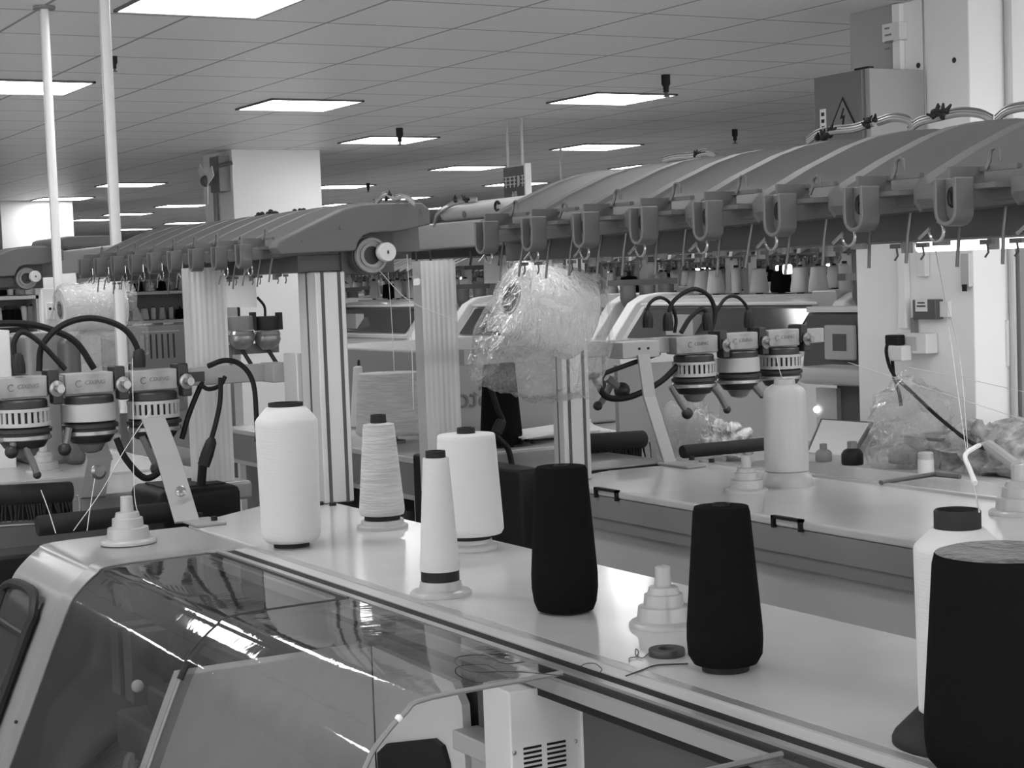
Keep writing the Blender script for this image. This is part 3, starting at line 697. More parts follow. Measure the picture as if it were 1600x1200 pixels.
# threads on the table
def thread(label, pts, m, r=.0011, cat='thread', group=None):
    return tag(obj('thread', MB().tube(spline(pts, 6), r, 5), m), label, cat, group)
def on(px, py, dz=.0016): return AZ(px, py, TZ+dz)
thread('dark loose thread from the black cone towards the guide rail', [on(a, b) for a, b in ((1075, 1037), (1045, 1038), (1022, 1040), (1000, 1048), (978, 1056))], INK)
thread('tangled dark thread end beside the flat dark ring', [on(a, b) for a, b in ((983, 1034), (984, 1028), (994, 1026), (998, 1018), (993, 1014), (994, 1024), (1004, 1028), (1013, 1021))], INK, .0007)
thread('looped dark thread lying on the middle clear cover', [AZ(a, b, 1.240) for a, b in ((818, 1034), (790, 1037), (772, 1030), (758, 1024), (730, 1024), (712, 1029), (716, 1040), (745, 1050), (790, 1049), (840, 1052), (880, 1056))], INK, .0007)
thread('small curled thread by the rail near the dark ring', [on(a, b) for a, b in ((905, 1043), (915, 1037), (930, 1037), (940, 1045), (938, 1050))], INK, .0007)
def fine(label, pts): return thread(label, pts, INKP, .0009)
fine('fine yarn line from the left stand up to the middle left feeder', [AX(222, 819, -3.75), AX(210, 772, -3.9), AX(208, 640, -3.95), AX(207, 560, -4.0)])
fine('fine yarn crossing up from the stand to the right-hand left feeder', [AX(115, 829, -3.75), AX(158, 768, -3.9), AX(193, 706, -3.95), AX(236, 640, -4.0)])
fine('fine yarn line left of the stand rising to the dark roller', [AX(87, 833, -3.72), AX(75, 795, -3.8), AX(64, 766, -3.9)])
fine('fine yarn beside the circle bolt of the dark arm', [AX(136, 829, -3.73), AX(140, 800, -3.8), AX(148, 748, -3.95)])
fine('taut pale yarn running down from the left pulley to the clear duct', [AY(590, 420, 1.8), AY(640, 470, 1.9), AY(715, 502, 2.05)])
fine('pale vertical yarn between the pulley and the clear duct', [AY(636, 398, 1.7), AY(640, 470, 1.75), AY(644, 560, 1.8), AY(646, 640, 1.82)])
fine('pale vertical yarn passing behind the cream cone', [AY(605, 410, 1.9), AY(612, 500, 1.9), AY(616, 580, 1.9)])
fine('fine yarn from the silky tube up to the right feeder', [AZ(1222, 592, 1.49), AX(1214, 560, -4.0), AX(1218, 530, -4.05)])
fine('fine yarn rising from the dark-necked tube past the bench', [AY(1530, 800, 1.3), AY(1522, 760, 2.2), AY(1512, 720, 2.9), AY(1478, 480, 3.2), AY(1462, 392, 2.0)])
fine('second fine yarn in front of the right column', [AY(1512, 700, 3.0), AY(1500, 560, 3.2), AY(1478, 470, 3.0)])

fine('long taut yarn across the lower face of the right column', [AY(1325, 566, 3.3), AY(1450, 607, 3.2), AY(1600, 656, 3.1)])
fine('upper faint yarn across the right column face', [AY(1420, 574, 3.3), AY(1500, 590, 3.25), AY(1600, 612, 3.2)])
# ------------------------------------------------------------------ yarn storage feeders
def feeder(label, x, y, z, band, group, s=1., first=False):
    t = thing('yarn_feeder', label, 'yarn feeder', (x, y, z), group)
    hs = obj('housing', MB().box(x-.028, x+.028, y-.062*s, y+.055*s, z-.026, z+.024), FBOX, t, bevel=.004)
    cy = y+.068*s
    cl = obj('clamp', MB().box(x-.03, x+.032, cy-.012, cy+.014, z-.02, z+.036).box(x+.0, x+.036, cy-.004, cy+.02, z-.045, z+.01), FDARK, t, bevel=.004)
    obj('tension_disc', MB().lathe([(.006, 0), (.019, .002), (.019, .006), (.007, .008), (.007, .016), (.010, .018), (.010, .024)], (x+.036, cy+.004, z-.008), 18, (1, .25, 0)), FRING, t)
    lettering('CIXING', hs, (x+.0285, y+.008, z+.001), (0, 1, 0), (0, 0, 1), .0145, FMID, shear=.25)
    obj('logo', MB().tube([(x+.0287, y-.030+.0075*math.cos(a), z+.0075*math.sin(a)) for a in [PI*.25+k*PI/8 for k in range(13)]], .0012, 5), FMID, hs)
    c = (x, y, z)
    obj('neck', MB().lathe([(.055, -.03), (.058, -.034), (.058, -.048)], c, 32), FDARK, t)
    if band:
        obj('drum', MB().lathe([(.056, -.048), (.062, -.05), (.063, -.09), (.058, -.092)], c, 40), FDRUM, t)
    else:
        d = obj('drum', MB().lathe([(.052, -.048), (.052, -.094)], c, 36).lathe([(.058, -.048), (.062, -.049), (.062, -.056), (.055, -.057)], c, 36).lathe([(.055, -.084), (.062, -.085), (.063, -.092), (.055, -.094)], c, 36), FDARK, t)
        br = MB()
        for k in range(26):
            a = 2*PI*k/26; u = Vector((math.cos(a), math.sin(a), 0)); w = Vector((-u.y, u.x, 0))
            br.obox(Vector(c)+u*.060+Vector((0, 0, -.070)), u*.002, w*.0042, Vector((0, 0, .018)))
        br.lathe([(.0605, -.05), (.0635, -.05), (.0635, -.0575), (.0605, -.0575), (.0605, -.05)], c, 36, cap=False).lathe([(.0605, -.083), (.0635, -.083), (.0635, -.092), (.0605, -.092), (.0605, -.083)], c, 36, cap=False)
        obj('drum_bars', br, FDRUM, d)
    obj('bowl', MB().lathe([(.058, -.094), (.066, -.098), (.066, -.106), (.060, -.108), (.058, -.124), (.050, -.136), (.046, -.142)], c, 36), FDARK, t)
    obj('bowl_ring', MB().lathe([(.060, -.112), (.0645, -.114), (.0645, -.122), (.060, -.125)], c, 36), FRING, t)
    obj('dome', MB().lathe([(.046, -.142), (.034, -.146), (.031, -.152), (.024, -.163), (.01, -.168)], c, 28), FMID, t)
    return t
# left group, hung at the near machine's left end
zf = CAMZ-.218
t = thing('feeder_rail', 'pale rail and bent bracket carrying the left yarn feeders', 'rail', (-4.02, 1.5, zf))
obj('bar', MB().box(-4.075, -4.045, .70, 1.64, zf-.022, zf+.022).box(-4.075, -3.99, 1.60, 1.645, zf-.024, zf+.024), ARM, t, bevel=.003)
obj('bar_tip', MB().box(-4.043, -4.035, 1.40, 1.44, zf-.012, zf+.012), FDARK, t)
def flat_arm(pts, w, th, wdir=(0, 1, 0)):
    mb = MB(); wd = Vector(wdir)
    for a, b in zip(pts[:-1], pts[1:]):
        a, b = Vector(a), Vector(b); d = (b-a); n = d.cross(wd).normalized()
        mb.obox((a+b)/2, d/2+d.normalized()*th*.4, wd*w/2, n*th/2)
    return mb
ft = AZ(318, 817, TZ)
obj('bracket', flat_arm([AX(240, 655, -3.985), AX(262, 712, -3.90), Vector((ft.x-.025, ft.y-.03, TZ+.004))], .056, .007, (.25, .97, 0)), ARM, t, bevel=.002)
obj('bracket_foot', MB().box(ft.x-.045, ft.x+.07, ft.y-.04, ft.y+.03, TZ+.0005, TZ+.007), ARM, t, bevel=.002)
for px, py in ((312, 812), (335, 818)): obj('bolt', MB().lathe([(.008, .006), (.008, .016)], AZ(px, py, TZ), 6), BLACK, t)
c = Vector((-3.795, 1.285, TZ+.12)); obj('bracket_screw', MB().lathe([(.013, 0), (.013, .004), (.009, .006)], AX(282, 768, -3.775), 14, (1, 0, .3)), FRING, t)
GL = 'yarn feeders at the left end'
feeder('slotted-drum yarn feeder of the left group nearest the clear duct', -4.06, 1.315, zf, 0, GL)
feeder('yarn feeder of the left group with a plain pale band', -4.06, 1.158, zf+.002, 1, GL)
feeder('slotted-drum yarn feeder of the left group at the left edge', -4.06, 1.0, zf+.002, 0, GL)
# right group at the second machine's left end
zr = CAMZ-.215
t = thing('feeder_rail', 'grey rail and bent bracket carrying the right yarn feeders', 'rail', (-4.0, 2.8, zr))
obj('bar', MB().box(-4.10, -4.07, 2.18, 3.42, zr-.02, zr+.024).box(-4.07, -3.99, 2.635, 2.76, zr-.026, zr+.020), ARM, t, bevel=.003)
for y in (2.69, 2.72): obj('bolt', MB().lathe([(.004, 0), (.004, .002)], (-3.99, y, zr), 8, (1, 0, 0)), BLACK, t)
ft = AZ(1050, 726, TZ)
obj('bracket', flat_arm([(-3.985, 2.70, zr-.02), (-3.97, 2.705, zr-.135), (ft.x-.01, ft.y, TZ+.004)], .040, .008, (0, 1, 0)), ARM, t, bevel=.002)
obj('bracket_foot', MB().box(ft.x-.02, ft.x+.12, ft.y-.035, ft.y+.03, TZ+.0005, TZ+.007), ARM, t, bevel=.002)
for px, py in ((1081, 722), (1112, 726)): obj('bolt', MB().lathe([(.008, .006), (.008, .016)], AZ(px, py, TZ), 6), BLACK, t)
GR = 'yarn feeders at the right end'
feeder('slotted-drum yarn feeder beside the bent bracket of the right group', -4.06, 2.925, zr, 0, GR, 1.25)
feeder('yarn feeder of the right group with a plain pale band', -4.06, 3.085, zr+.002, 1, GR)
feeder('slotted-drum yarn feeder of the right group farthest right', -4.06, 3.24, zr+.004, 0, GR)
# rods with ball ends hanging below the feeders
def rod(label, pts, X, r=.008, ball=.016):
    t = thing('lever_rod', label, 'lever', AX(pts[0][0], pts[0][1], X))
    P = [AX(a, b, X) for a, b in pts]
    obj('rod', MB().tube(spline(P, 4), r, 8), FMID, t); obj('knob', MB().ball(P[-1], ball, 12), FDARK, t); return t
rod('dark lever under the left-edge feeder, ending in a ball', [(22, 688), (18, 706)], -4.02)
rod('dark lever with a wired tip under the left-edge feeder', [(36, 690), (52, 725), (58, 742)], -4.02, .008, .010)
rod('dark lever with a ball between the first two left feeders', [(108, 668), (104, 690), (101, 702)], -4.02)
rod('dark lever ending against the pale left bracket', [(222, 682), (236, 712), (246, 732)], -4.02, .008, .018)
rod('dark lever with a round end under the first right feeder', [(1048, 604), (1062, 628), (1074, 646)], -4.02, .008, .017)
rod('dark lever under the banded right feeder', [(1110, 600), (1124, 618), (1136, 640)], -4.02, .009, .012)
rod('dark lever under the farthest right feeder beside the silky tube', [(1166, 590), (1178, 604), (1190, 618)], -4.02, .009, .009)
rod('dark ball levers half hidden under the plastic bag', [(948, 590), (962, 602), (972, 610)], -4.1, .012, .024)
rod('dark bent lever below the plastic bag at the right', [(960, 590), (945, 620), (934, 634)], -4.15, .010, .014)
# second dark arm behind the banded left feeder
t = thing('support_arm', 'dark grey support arm with a round bolt behind the banded left feeder', 'arm', AX(150, 770, -4.3))
P = [AX(140, 672, -4.45), AX(156, 716, -4.42), AX(146, 775, -4.38)]
obj('plate', flat_arm([P[0], P[1], P[2]], .062, .012, (.2, .98, 0)), FMID, t)
obj('bolt', MB().lathe([(.020, 0), (.020, .008), (.012, .010), (.012, .016)], AX(153, 737, -4.34), 18, (1, 0, 0)), FRING, t)
# cables of the feeders
def cab(label, pts, X, r=.0065, plug=None, grp=None):
    t = thing('feeder_cable', label, 'cable', AX(pts[0][0], pts[0][1], X), grp)
    obj('cord', MB().tube(spline([AX(a, b, X) for a, b in pts], 6), r, 8), CABLE, t)
    if plug:
        a, b, c, d = plug; p, q = AX(a, b, X), AX(c, d, X)
        obj('plug', MB().tube([p, p.lerp(q, .15), p.lerp(q, .6), q], [.008, .014, .016, .015], 10), BLACK, t)
    return t
cab('tall black cable arch over the right-hand left feeder', [(61, 580), (66, 540), (98, 508), (144, 497), (190, 511), (213, 540), (217, 572)], -4.06, .0075, (217, 545, 218, 574))
cab('black cable sweeping from the left edge down behind the banded feeder', [(-20, 506), (40, 506), (86, 517), (120, 536), (147, 576)], -4.10, .008)
cab('black cable arch with a plug over the left-edge feeder', [(23, 560), (22, 535), (35, 519), (62, 535), (102, 577)], -4.04, .0065, (26, 552, 30, 584))
cab('black cable arching over the pale rail and down behind the white tube', [(325, 572), (352, 563), (378, 571), (396, 600), (401, 660), (402, 690)], -3.98, .0065)
cab('black cable drooping from the rail beside the clear duct', [(345, 590), (343, 634), (331, 684), (322, 708)], -4.0, .0065, (332, 684, 318, 728))
cab('black cable hanging left of the clear duct', [(316, 596), (296, 645), (284, 686)], -4.05, .007)
cab('black cable loop under the pale rail', [(312, 600), (326, 608), (344, 602), (352, 588)], -4.02, .0055)
cab('black cable stub standing on the black end block', [(318, 715), (316, 738), (313, 772)], -4.2, .012)
cab('small black cable arch over the first right feeder', [(1011, 512), (1013, 478), (1030, 465), (1047, 474), (1056, 498), (1054, 520)], -4.06, .005, (1012, 486, 1012, 512))
cab('largest black cable arch of the right feeders', [(1042, 515), (1050, 474), (1082, 452), (1108, 463), (1117, 490), (1111, 516)], -4.04, .0065, (1043, 488, 1044, 517))
cab('low black cable bow with a plug between the right feeders', [(1064, 520), (1078, 497), (1096, 483), (1106, 490)], -4.0, .007, (1104, 488, 1106, 516))
cab('right-hand black cable arch with an upright plug', [(1118, 488), (1134, 466), (1152, 464), (1166, 478), (1170, 492)], -4.08, .005, (1169, 484, 1170, 512))
cab('black cable bending under the plastic bag to the bracket', [(905, 592), (930, 588), (975, 572), (1030, 552)], -4.0, .007)
cab('grey hose looping below the plastic bag', [(926, 584), (934, 602), (950, 621), (985, 620), (1030, 598), (1060, 570)], -4.06, .009)
cab('black cable with a joint running down in front of the black cone', [(762, 590), (778, 640), (786, 660), (776, 680), (794, 702), (801, 740), (802, 800), (798, 845)], -4.0, .008, (785, 655, 776, 676))
cab('black cable drooping between the left feeders and bracket', [(182, 685), (196, 716), (222, 745), (240, 744), (256, 730)], -3.98, .008)

# ------------------------------------------------------------------ clear ducts, end blocks, brush rollers
def duct(label, xa, ya, w, d, z0, z1):
    t = thing('cable_duct', label, 'duct', (xa, ya, z0))
    sh = MB()
    n = 7
    out = []
    for i in range(n*4+1):
        u = i/(n*4); out.append((xa+.0009*math.cos(u*n*2*PI), ya-w/2+w*u))
    out += [(xa-d, ya+w/2), (xa-d, ya-w/2)]
    obj('shell', MB().prism(out, 'z', z0, z1), DUCT, t)
    obj('inner_cable', MB().tube([(xa-d*.4, ya-w*.1, z0+.01), (xa-d*.4, ya-w*.1, z1-.01)], .012, 8).tube([(xa-d*.4, ya+w*.2, z0+.01), (xa-d*.4, ya+w*.2, z1-.01)], .009, 8), PALE, t)
    return t
duct('tall clear fluted duct standing on the black block at the left', -4.25, 1.535, .10, .05, 1.245, 1.80)
duct('tall clear fluted duct between the cream cone and the plastic bag', -4.25, 2.205, .108, .05, 1.16, 1.80)
t = thing('end_block', 'black plastic block under the left clear duct', 'block', (-4.25, 1.5, 1.2))
a, b = AX(250, 790, -4.15), AX(380, 790, -4.15)
obj('body', MB().box(-4.40, -4.15, a.y, b.y, 1.12, 1.245), BLACK, t, bevel=.02)
obj('top_plate', MB().box(-4.36, -4.19, a.y+.03, b.y-.03, 1.2455, 1.249), CORED, t)
t = thing('end_block', 'large black machine block behind the two black cones', 'block', (-4.1, 2.3, .8))
obj('body', MB().box(-4.45, -3.83, 2.20, 2.276, .2, TZ+.03).box(-4.45, -3.90, 2.277, 2.75, .2, TZ-.003), BLACK, t, bevel=.01)
obj('top_plate', MB().box(-4.44, -3.91, 2.287, 2.74, TZ-.0025, TZ+.004), GREYM, t, bevel=.003)
for px, py in ((823, 690), (832, 693)): obj('bolt', MB().lathe([(.008, 0), (.008, .012)], AZ(px, py, TZ+.004), 6), BLACK, t)
def brush(label, p, q, r, bristles=True, frame=True):
    t = thing('brush_roller', label, 'roller', (p+q)/2)
    d = (q-p).normalized()
    obj('roller', MB().tube([p, p+d*.004, q-d*.004, q], [r*.9, r, r, r*.9], 22), BRUSH, t, bevel=0)
    if bristles:
        mb = MB(); n = 34
        for i in range(n):
            c = p.lerp(q, (i+.5)/n); k = random.uniform(-.01, .01)
            mb.tube([c+Vector((0, 0, -r*.8)), c+d*k+Vector((.01, 0, -r*2.6))], [.004, .0012], 5)
        obj('bristles', mb, CORED, t)
    if frame:
        dn = Vector((0, 0, -r*2.9)); o = Vector((.02, 0, 0))
        obj('wire_frame', MB().tube(spline([p+o+dn, p.lerp(q, .5)+o+dn, q+o+dn, q+o+d*.012+dn*.6, q+o+d*.008+dn*.1], 5), .0035, 8), CHROME, t)
        obj('backing', MB().obox((p+q)/2+dn*.5-Vector((.03, 0, 0)), d*((q-p).length/2), Vector((.01, 0, 0)), Vector((0, 0, r*1.2))), BRUSH, t)
    return t
brush('black brush roller with a wire frame right of the second post', AX(880, 694, -4.25), AX(1006, 686, -4.25), .026)
brush('bare black roller at the far end of the second table', AX(1066, 706, -3.95), AX(1215, 692, -3.95), .019, False, False)
brush('long black brush roller with a wire frame at the left edge', AX(-40, 776, -4.05), AX(112, 768, -4.05), .024)
brush('dark grey roller in front of the black brush on the left', AX(58, 822, -3.98), AX(262, 800, -3.98), .024, False, False)
tag(obj('dark_channel', MB().box(-4.14, -4.0, .6, 1.7, 1.0, 1.15), BLACK, bevel=.01), 'long black channel under the left rollers at the machine end', 'channel')

# ------------------------------------------------------------------ plastic-bagged cones
def bag_mesh(c, ax, L, r0, r1, hang, seed, skirt_w=1.15, foot=None):
    """film drawn over a lying cone, falling as a creased skirt below it"""
    c = Vector(c); ax = Vector(ax).normalized(); side = Vector((ax.y, -ax.x, 0)).normalized(); up = side.cross(ax).normalized()
    if up.z < 0: up = -up
    nu, nv = 60, 84; vs = []; fs = []; rj = random.Random(int(seed))
    for i in range(nu+1):
        u = i/nu
        e = 1 if .04 < u < .96 else .80
        r = (r0+(r1-r0)*u)*1.07*e
        for k in range(nv):
            a = 2*PI*k/nv; x, y = math.sin(a), math.cos(a)
            p = side*(x*r)
            hz = y*r
            if y < 0:
                hz = y*(r+hang*(.75+.25*math.sin(u*PI)))
                p = side*(x*r*(1+.35*(-y)))
            spread = 1.20+(.36*min(1, -y*1.4) if y < 0 else 0)
            base = c+ax*((u-.5)*L*spread+L*.05)+p+up*hz
            base.z = max(base.z, c.z-r1-hang*.80+.012*noise.noise(base*14))
            q = base*9+Vector((seed, 0, 0)); k1 = noise.noise(q)*.018+noise.noise(q*2.7)*.010+abs(noise.noise(q*5.5))*.006
            amp = .45 if y > .1 else 1.3
            nrm = (p+up*hz).normalized()
            k1 += rj.uniform(-.0022, .0022)
            vs.append(base+nrm*max(k1*amp, -.010 if y < .1 else -.002)+ax*(noise.noise(q*1.3+Vector((5, 0, 0)))*.02*(1 if y < 0 else .3)))
    for i in range(nu):
        for k in range(nv): fs.append((i*nv+k, i*nv+(k+1) % nv, (i+1)*nv+(k+1) % nv, (i+1)*nv+k))
    m = MB(); m.add(vs, fs+[tuple(range(nv-1, -1, -1)), tuple(nu*nv+k for k in range(nv))]); return m
def bagged(label, hole, back, r0, r1, hang, seed):
    hole, back = Vector(hole), Vector(back); ax = (back-hole).normalized(); L = (back-hole).length; c = (hole+back)/2
    t = thing('bagged_cone', label, 'yarn', c)
    obj('yarn', MB().lathe([(r0*.42, 0), (r0*.9, 0), (r0, .012), (r1, L-.01), (r1*.9, L), (.02, L)], hole, 40, ax), YWHITE, t, angle=50)
    obj('core', MB().lathe([(r0*.30, .03), (r0*.34, -.004), (r0*.42, -.005), (r0*.43, .004)], hole, 32, ax, cap=False), FBOX, t)
    obj('core_hole', MB().lathe([(.0, -.0055), (r0*.36, -.0045), (r0*.36, -.003)], hole, 28, ax), BLACK, t)
    obj('bag', bag_mesh(c, ax, L, r0, r1, hang, seed), BAG, t, smooth=False)
    return t
hA = AX(800, 466, -3.70)
bagged('plastic-bagged white yarn cone with a dark core hole, hung before the second post', hA, hA+Vector((-.02, .19, -.055))+Vector((.02, .0, 0)), .098, .112, .135, 3.)
tag(obj('bag_peg', MB().tube([Vector((-3.77, 2.30, 1.60)), hA+Vector((-.005, .10, -.03))], .012, 10), POST), 'thin peg from the second post into the bagged cone', 'peg')
hB = AX(95, 484, -6.75)
bagged('plastic-bagged white yarn cone on the left, behind the cable arches', hB, hB+Vector((.0, .245, .01)), .088, .10, .15, 9.)
tag(obj('bag_post', MB().box(-6.78, -6.70, hB.y+.06, hB.y+.14, 0, hB.z-.10), POST, bevel=.004), 'pale post carrying the bagged cone on the left', 'post')
# hanging paper tags
for (x0, y0, x1, y1, Y, l) in ((345, 440, 401, 480, 1.70, 'blank pale paper tag hanging under the left beam beside the clear duct'), (755, 394, 793, 442, 2.45, 'blank pale paper tag hanging under the right beam left of the plastic bag')):
    a, b = AY(x0, y0, Y), AY(x1, y1, Y)
    n = 8; mb = MB()
    path = [(a.x+(b.x-a.x)*i/n, Y+.006*math.sin(i/n*PI)) for i in range(n+1)]
    mb.strip(path, .0012, 'z', b.z, max(a.z+.01, 1.779 if Y < 2 else 1.811))
    o = obj('paper_tag', mb, PAPER); tag(o, l, 'paper')

# ------------------------------------------------------------------ neighbours in the two near rows
t = thing('knitting_machine', 'neighbouring machine at the left with a pale flat top behind the left feeders', 'machine', (-5.6, 1.2, 0))
obj('table_top', MB().box(-6.9, -4.42, .55, 1.70, TZ-.05, TZ), SHELL, t, bevel=.01)
obj('rail', MB().box(-6.9, -4.41, 1.02, 1.04, TZ, TZ+.008), METAL, t)
obj('end_cover', MB().box(-6.6, -4.9, 1.1, 1.66, TZ, TZ+.004), PALE, t)
obj('body', MB().box(-6.85, -4.46, .6, 1.66, .1, TZ-.051), GREYM, t)
pkg('yarn_stand', 'milky stepped yarn stand on the neighbouring top behind the left feeders', 'stand', 70, 738, STEP(.66))
t = thing('knitting_machine', 'second row machine at the left with pale table, apron and dark open base', 'machine', (-5.4, 2.6, 0))
obj('yarn_table', MB().box(-6.2, -4.56, 2.28, 3.35, TZ-.02, TZ), TABLE, t, bevel=.004)
obj('apron', MB().box(-6.19, -4.565, 2.285, 2.31, TZ-.115, TZ-.021), GREYM, t)
obj('apron_trim', MB().box(-6.19, -4.56, 2.282, 2.312, TZ-.13, TZ-.1155), PALE, t)
for x in (-4.63, -6.08): obj('leg', MB().box(x, x+.06, 2.29, 2.35, 0, TZ-.131), PALE, t, bevel=.003)
obj('inner_body', MB().box(-6.1, -4.66, 2.55, 3.3, .1, TZ-.14), BLACK, t)
for i in range(6): obj('coil', MB().lathe([(.03, .55+.05*i), (.045, .58+.05*i), (.03, .61+.05*i)], (-4.80-.18*i, 2.45, .35), 14), (PALE, GREYD, WHITE)[i % 3], t)
obj('shelf', MB().box(-6.0, -4.64, 2.36, 2.54, .86, .88), PALE, t)
hc = obj('hood', MB().box(-6.15, -5.10, 2.62, 3.36, TZ+.002, TZ+.29), GREYM, t, bevel=.01)
c = AX(738, 622, -5.098)
lettering('Sto', hc, (c.x+.002, c.y, c.z), (0, 1, 0), (0, 0, 1), .10, GREYD, mirror=True)
for y in (2.80, 3.28): obj('vent_slit', MB().box(-5.1005, -5.097, y, y+.012, TZ+.08, TZ+.25), BLACK, hc)
sp = MB()
for i in range(5): sp.prism([(x, y) for x, y in ((-5.0+.06*i, 2.62), (-4.78+.05*i, 2.66), (-4.72, 3.1-.04*i), (-4.98, 3.15))], 'z', TZ+.004+.006*i, TZ+.009+.006*i)
tag(obj('paper_stack', sp, WHITE), 'loose white sheets on the second row table left of the plastic bag', 'paper')
# plastic sheet and cleaning things beside the far bench are further below

# ------------------------------------------------------------------ machines of the rows beyond
def yz(prf, x0, x1): return MB().prism(prf, 'x', x0, x1)
HB = [(0, .0), (0, 1.54), (-.42, 1.56), (-.55, 1.545), (-.64, 1.50), (-.80, 1.30), (-.84, 1.22), (-1.0, 1.15), (-1.02, 1.08), (-1.02, .0)]
HE = [(.0, .0), (.0, 1.58), (-.43, 1.60), (-.58, 1.585), (-.68, 1.535), (-.85, 1.32), (-.89, 1.25), (-1.05, 1.17), (-1.07, 1.08), (-1.07, .0)]
def far_machine(label):
    t = thing('knitting_machine', label, 'machine', (0, 0, 0))
    obj('body', yz(HB, -1.02, 1.02), PALE, t)
    for s in (-1, 1): obj('end_frame', yz(HE, s*1.02, s*1.13), WHITE, t, bevel=.012)
    obj('end_cover', MB().box(.80, 1.019, -.66, -.40, 1.50, 1.60), PALE, t, bevel=.01)
    obj('window', MB().prism([(-.655, 1.494), (-.807, 1.304), (-.812, 1.308), (-.66, 1.498)], 'x', -.94, .80), SCREEN, t)
    obj('window_frame', MB().box(-.98, .86, -.67, -.60, 1.515, 1.535).box(-.98, .86, -.835, -.80, 1.255, 1.29), WHITE, t, bevel=.006)
    obj('carriage', MB().box(-.5, -.2, -.80, -.72, 1.33, 1.46), PALE, t)
    obj('display', MB().box(.85, .99, -.70, -.665, 1.42, 1.50), SCREEN, t)
    obj('table_top', MB().box(-1.0, 1.0, -.40, -.01, 1.561, 1.575), TABLE, t)
    for x in (-.55, .55): obj('post', MB().box(x-.03, x+.03, -.10, -.03, 1.575, 1.86), POST, t)
    obj('beam_rail', MB().box(-1.1, 1.1, -.38, -.03, 1.822, 1.85), BEAMD, t)
    for i in range(16):
        x = -1.08+.137*i
        obj('rib', yz([(-.46, 1.825), (-.45, 1.86), (-.25, 1.93), (-.05, 1.95), (-.03, 1.851), (-.4, 1.851)], x, x+.035), BEAMP, t)
    hk = MB().box(-1.05, 1.08, -.445, -.425, 1.818, 1.83)
    for i in range(22): x = -1.03+.095*i; hk.box(x, x+.012, -.44, -.428, 1.76+.02*(i % 3), 1.825)
    obj('hook_row', hk, GREYD, t)
    obj('signal_lamp', MB().lathe([(.026, 0), (.03, .01), (.03, .05), (.02, .06)], (.30, -.43, 1.70), 12), SPOT, t)
    obj('feeder_bar', MB().box(1.131, 1.20, -.74, -.70, 1.655, 1.695).box(1.17, 1.20, -.70, -.2, 1.655, 1.695), FMID, t)
    for i in range(3): obj('feeder', MB().lathe([(.03, 0), (.05, .04), (.058, .07), (.055, .12), (.058, .154)], (1.2, -.30-.16*i, 1.50), 14), FMID, t)
    return t
kinds = []
def far_pkg(name, label, parts):
    t = thing(name, label, 'yarn', (0, 0, 0), 'yarn packages on the far machines')
    for nm, m, prf in parts: obj(nm, MB().lathe(prf, (0, 0, 0), 20), m, t, angle=50)
    return t
FP = [('yarn_cone', 'small far white yarn cone on one of the machines beyond', [('core', CORE, [(.03, 0), (.03, .01), (.018, .225), (.01, .225)]), ('yarn', YWHITE, [(.03, .008), (.075, .01), (.08, .03), (.055, .2), (.018, .21)])]),
      ('yarn_cone', 'small far black yarn cone on one of the machines beyond', [('core', CORE, [(.03, 0), (.03, .01), (.018, .225), (.01, .225)]), ('yarn', YBLACK, [(.03, .008), (.08, .01), (.09, .03), (.075, .17), (.018, .18)])]),
      ('yarn_tube', 'slim far white yarn tube on one of the machines beyond', [('core', CORED, [(.02, 0), (.02, .24), (.01, .24)]), ('yarn', YWHITE, [(.02, .01), (.04, .012), (.042, .2), (.02, .22)])]),
      ('yarn_cone', 'small far cream yarn cone on one of the machines beyond', [('core', CORE, [(.03, 0), (.03, .01), (.014, .235), (.01, .235)]), ('yarn', YCREAM, [(.03, .008), (.06, .01), (.062, .03), (.038, .21), (.014, .22)])]),
      ('yarn_cone', 'small far grey yarn cone on one of the machines beyond', [('core', CORE, [(.03, 0), (.03, .01), (.014, .235), (.01, .235)]), ('yarn', YGREY, [(.03, .008), (.07, .01), (.072, .03), (.05, .21), (.014, .22)])])]
fproto = far_machine('far machine with white end frames directly beyond the gap between the two beams')
pk = [far_pkg(*f) for f in FP]; used = [False]*len(pk)
rows = [(7.25, 0, 3), (7.95, 1, 4), (11.2, 0, 5), (11.9, 1, 6), (15.2, 0, 7)]
names = {3: 'first', 4: 'second', 5: 'third', 6: 'fourth', 7: 'fifth'}
first = True; rnd = random.Random(11)
def lay(kind, loc):
    if not used[kind]: used[kind] = True; pk[kind].location = loc; pk[kind].scale = (.8, .8, .8)
    else: dup(pk[kind], loc)
ordn = ['rightmost', 'second from right', 'third from right', 'fourth from right', 'fifth from right', 'sixth from right', 'seventh from right']
for (yr, flip, n) in rows:
    xs = [-8.75, -11.15, -13.86, -16.4, -18.9, -21.4, -24.0] if n in (3, 4) else [-9.9-2.62*k for k in range(7)]
    for k, x in enumerate(xs):
        l = 'far machine in the %s row beyond, %s' % (names[n], ordn[k])
        if first: o = fproto; o['label'] = l; first = False
        else: o = dup(fproto, label=l)
        o.location = (x, yr, 0); o.rotation_euler = (0, 0, PI if flip else 0)
        if n <= 6:
            for j in range(9 if n <= 4 else 6):
                u = -.88+.22*j+rnd.uniform(-.05, .05) if n <= 4 else -.85+.34*j+rnd.uniform(-.08, .08)
                if rnd.random() < .12: continue
                v = -.24+rnd.uniform(-.04, .03); c = 1 if not flip else -1
                lay(rnd.choice([0, 0, 1, 2, 2, 3, 4, 0]), (x+c*u, yr+c*v, 1.5755))
for i, o in enumerate(pk):
    if not used[i]: bpy.data.objects.remove(o)

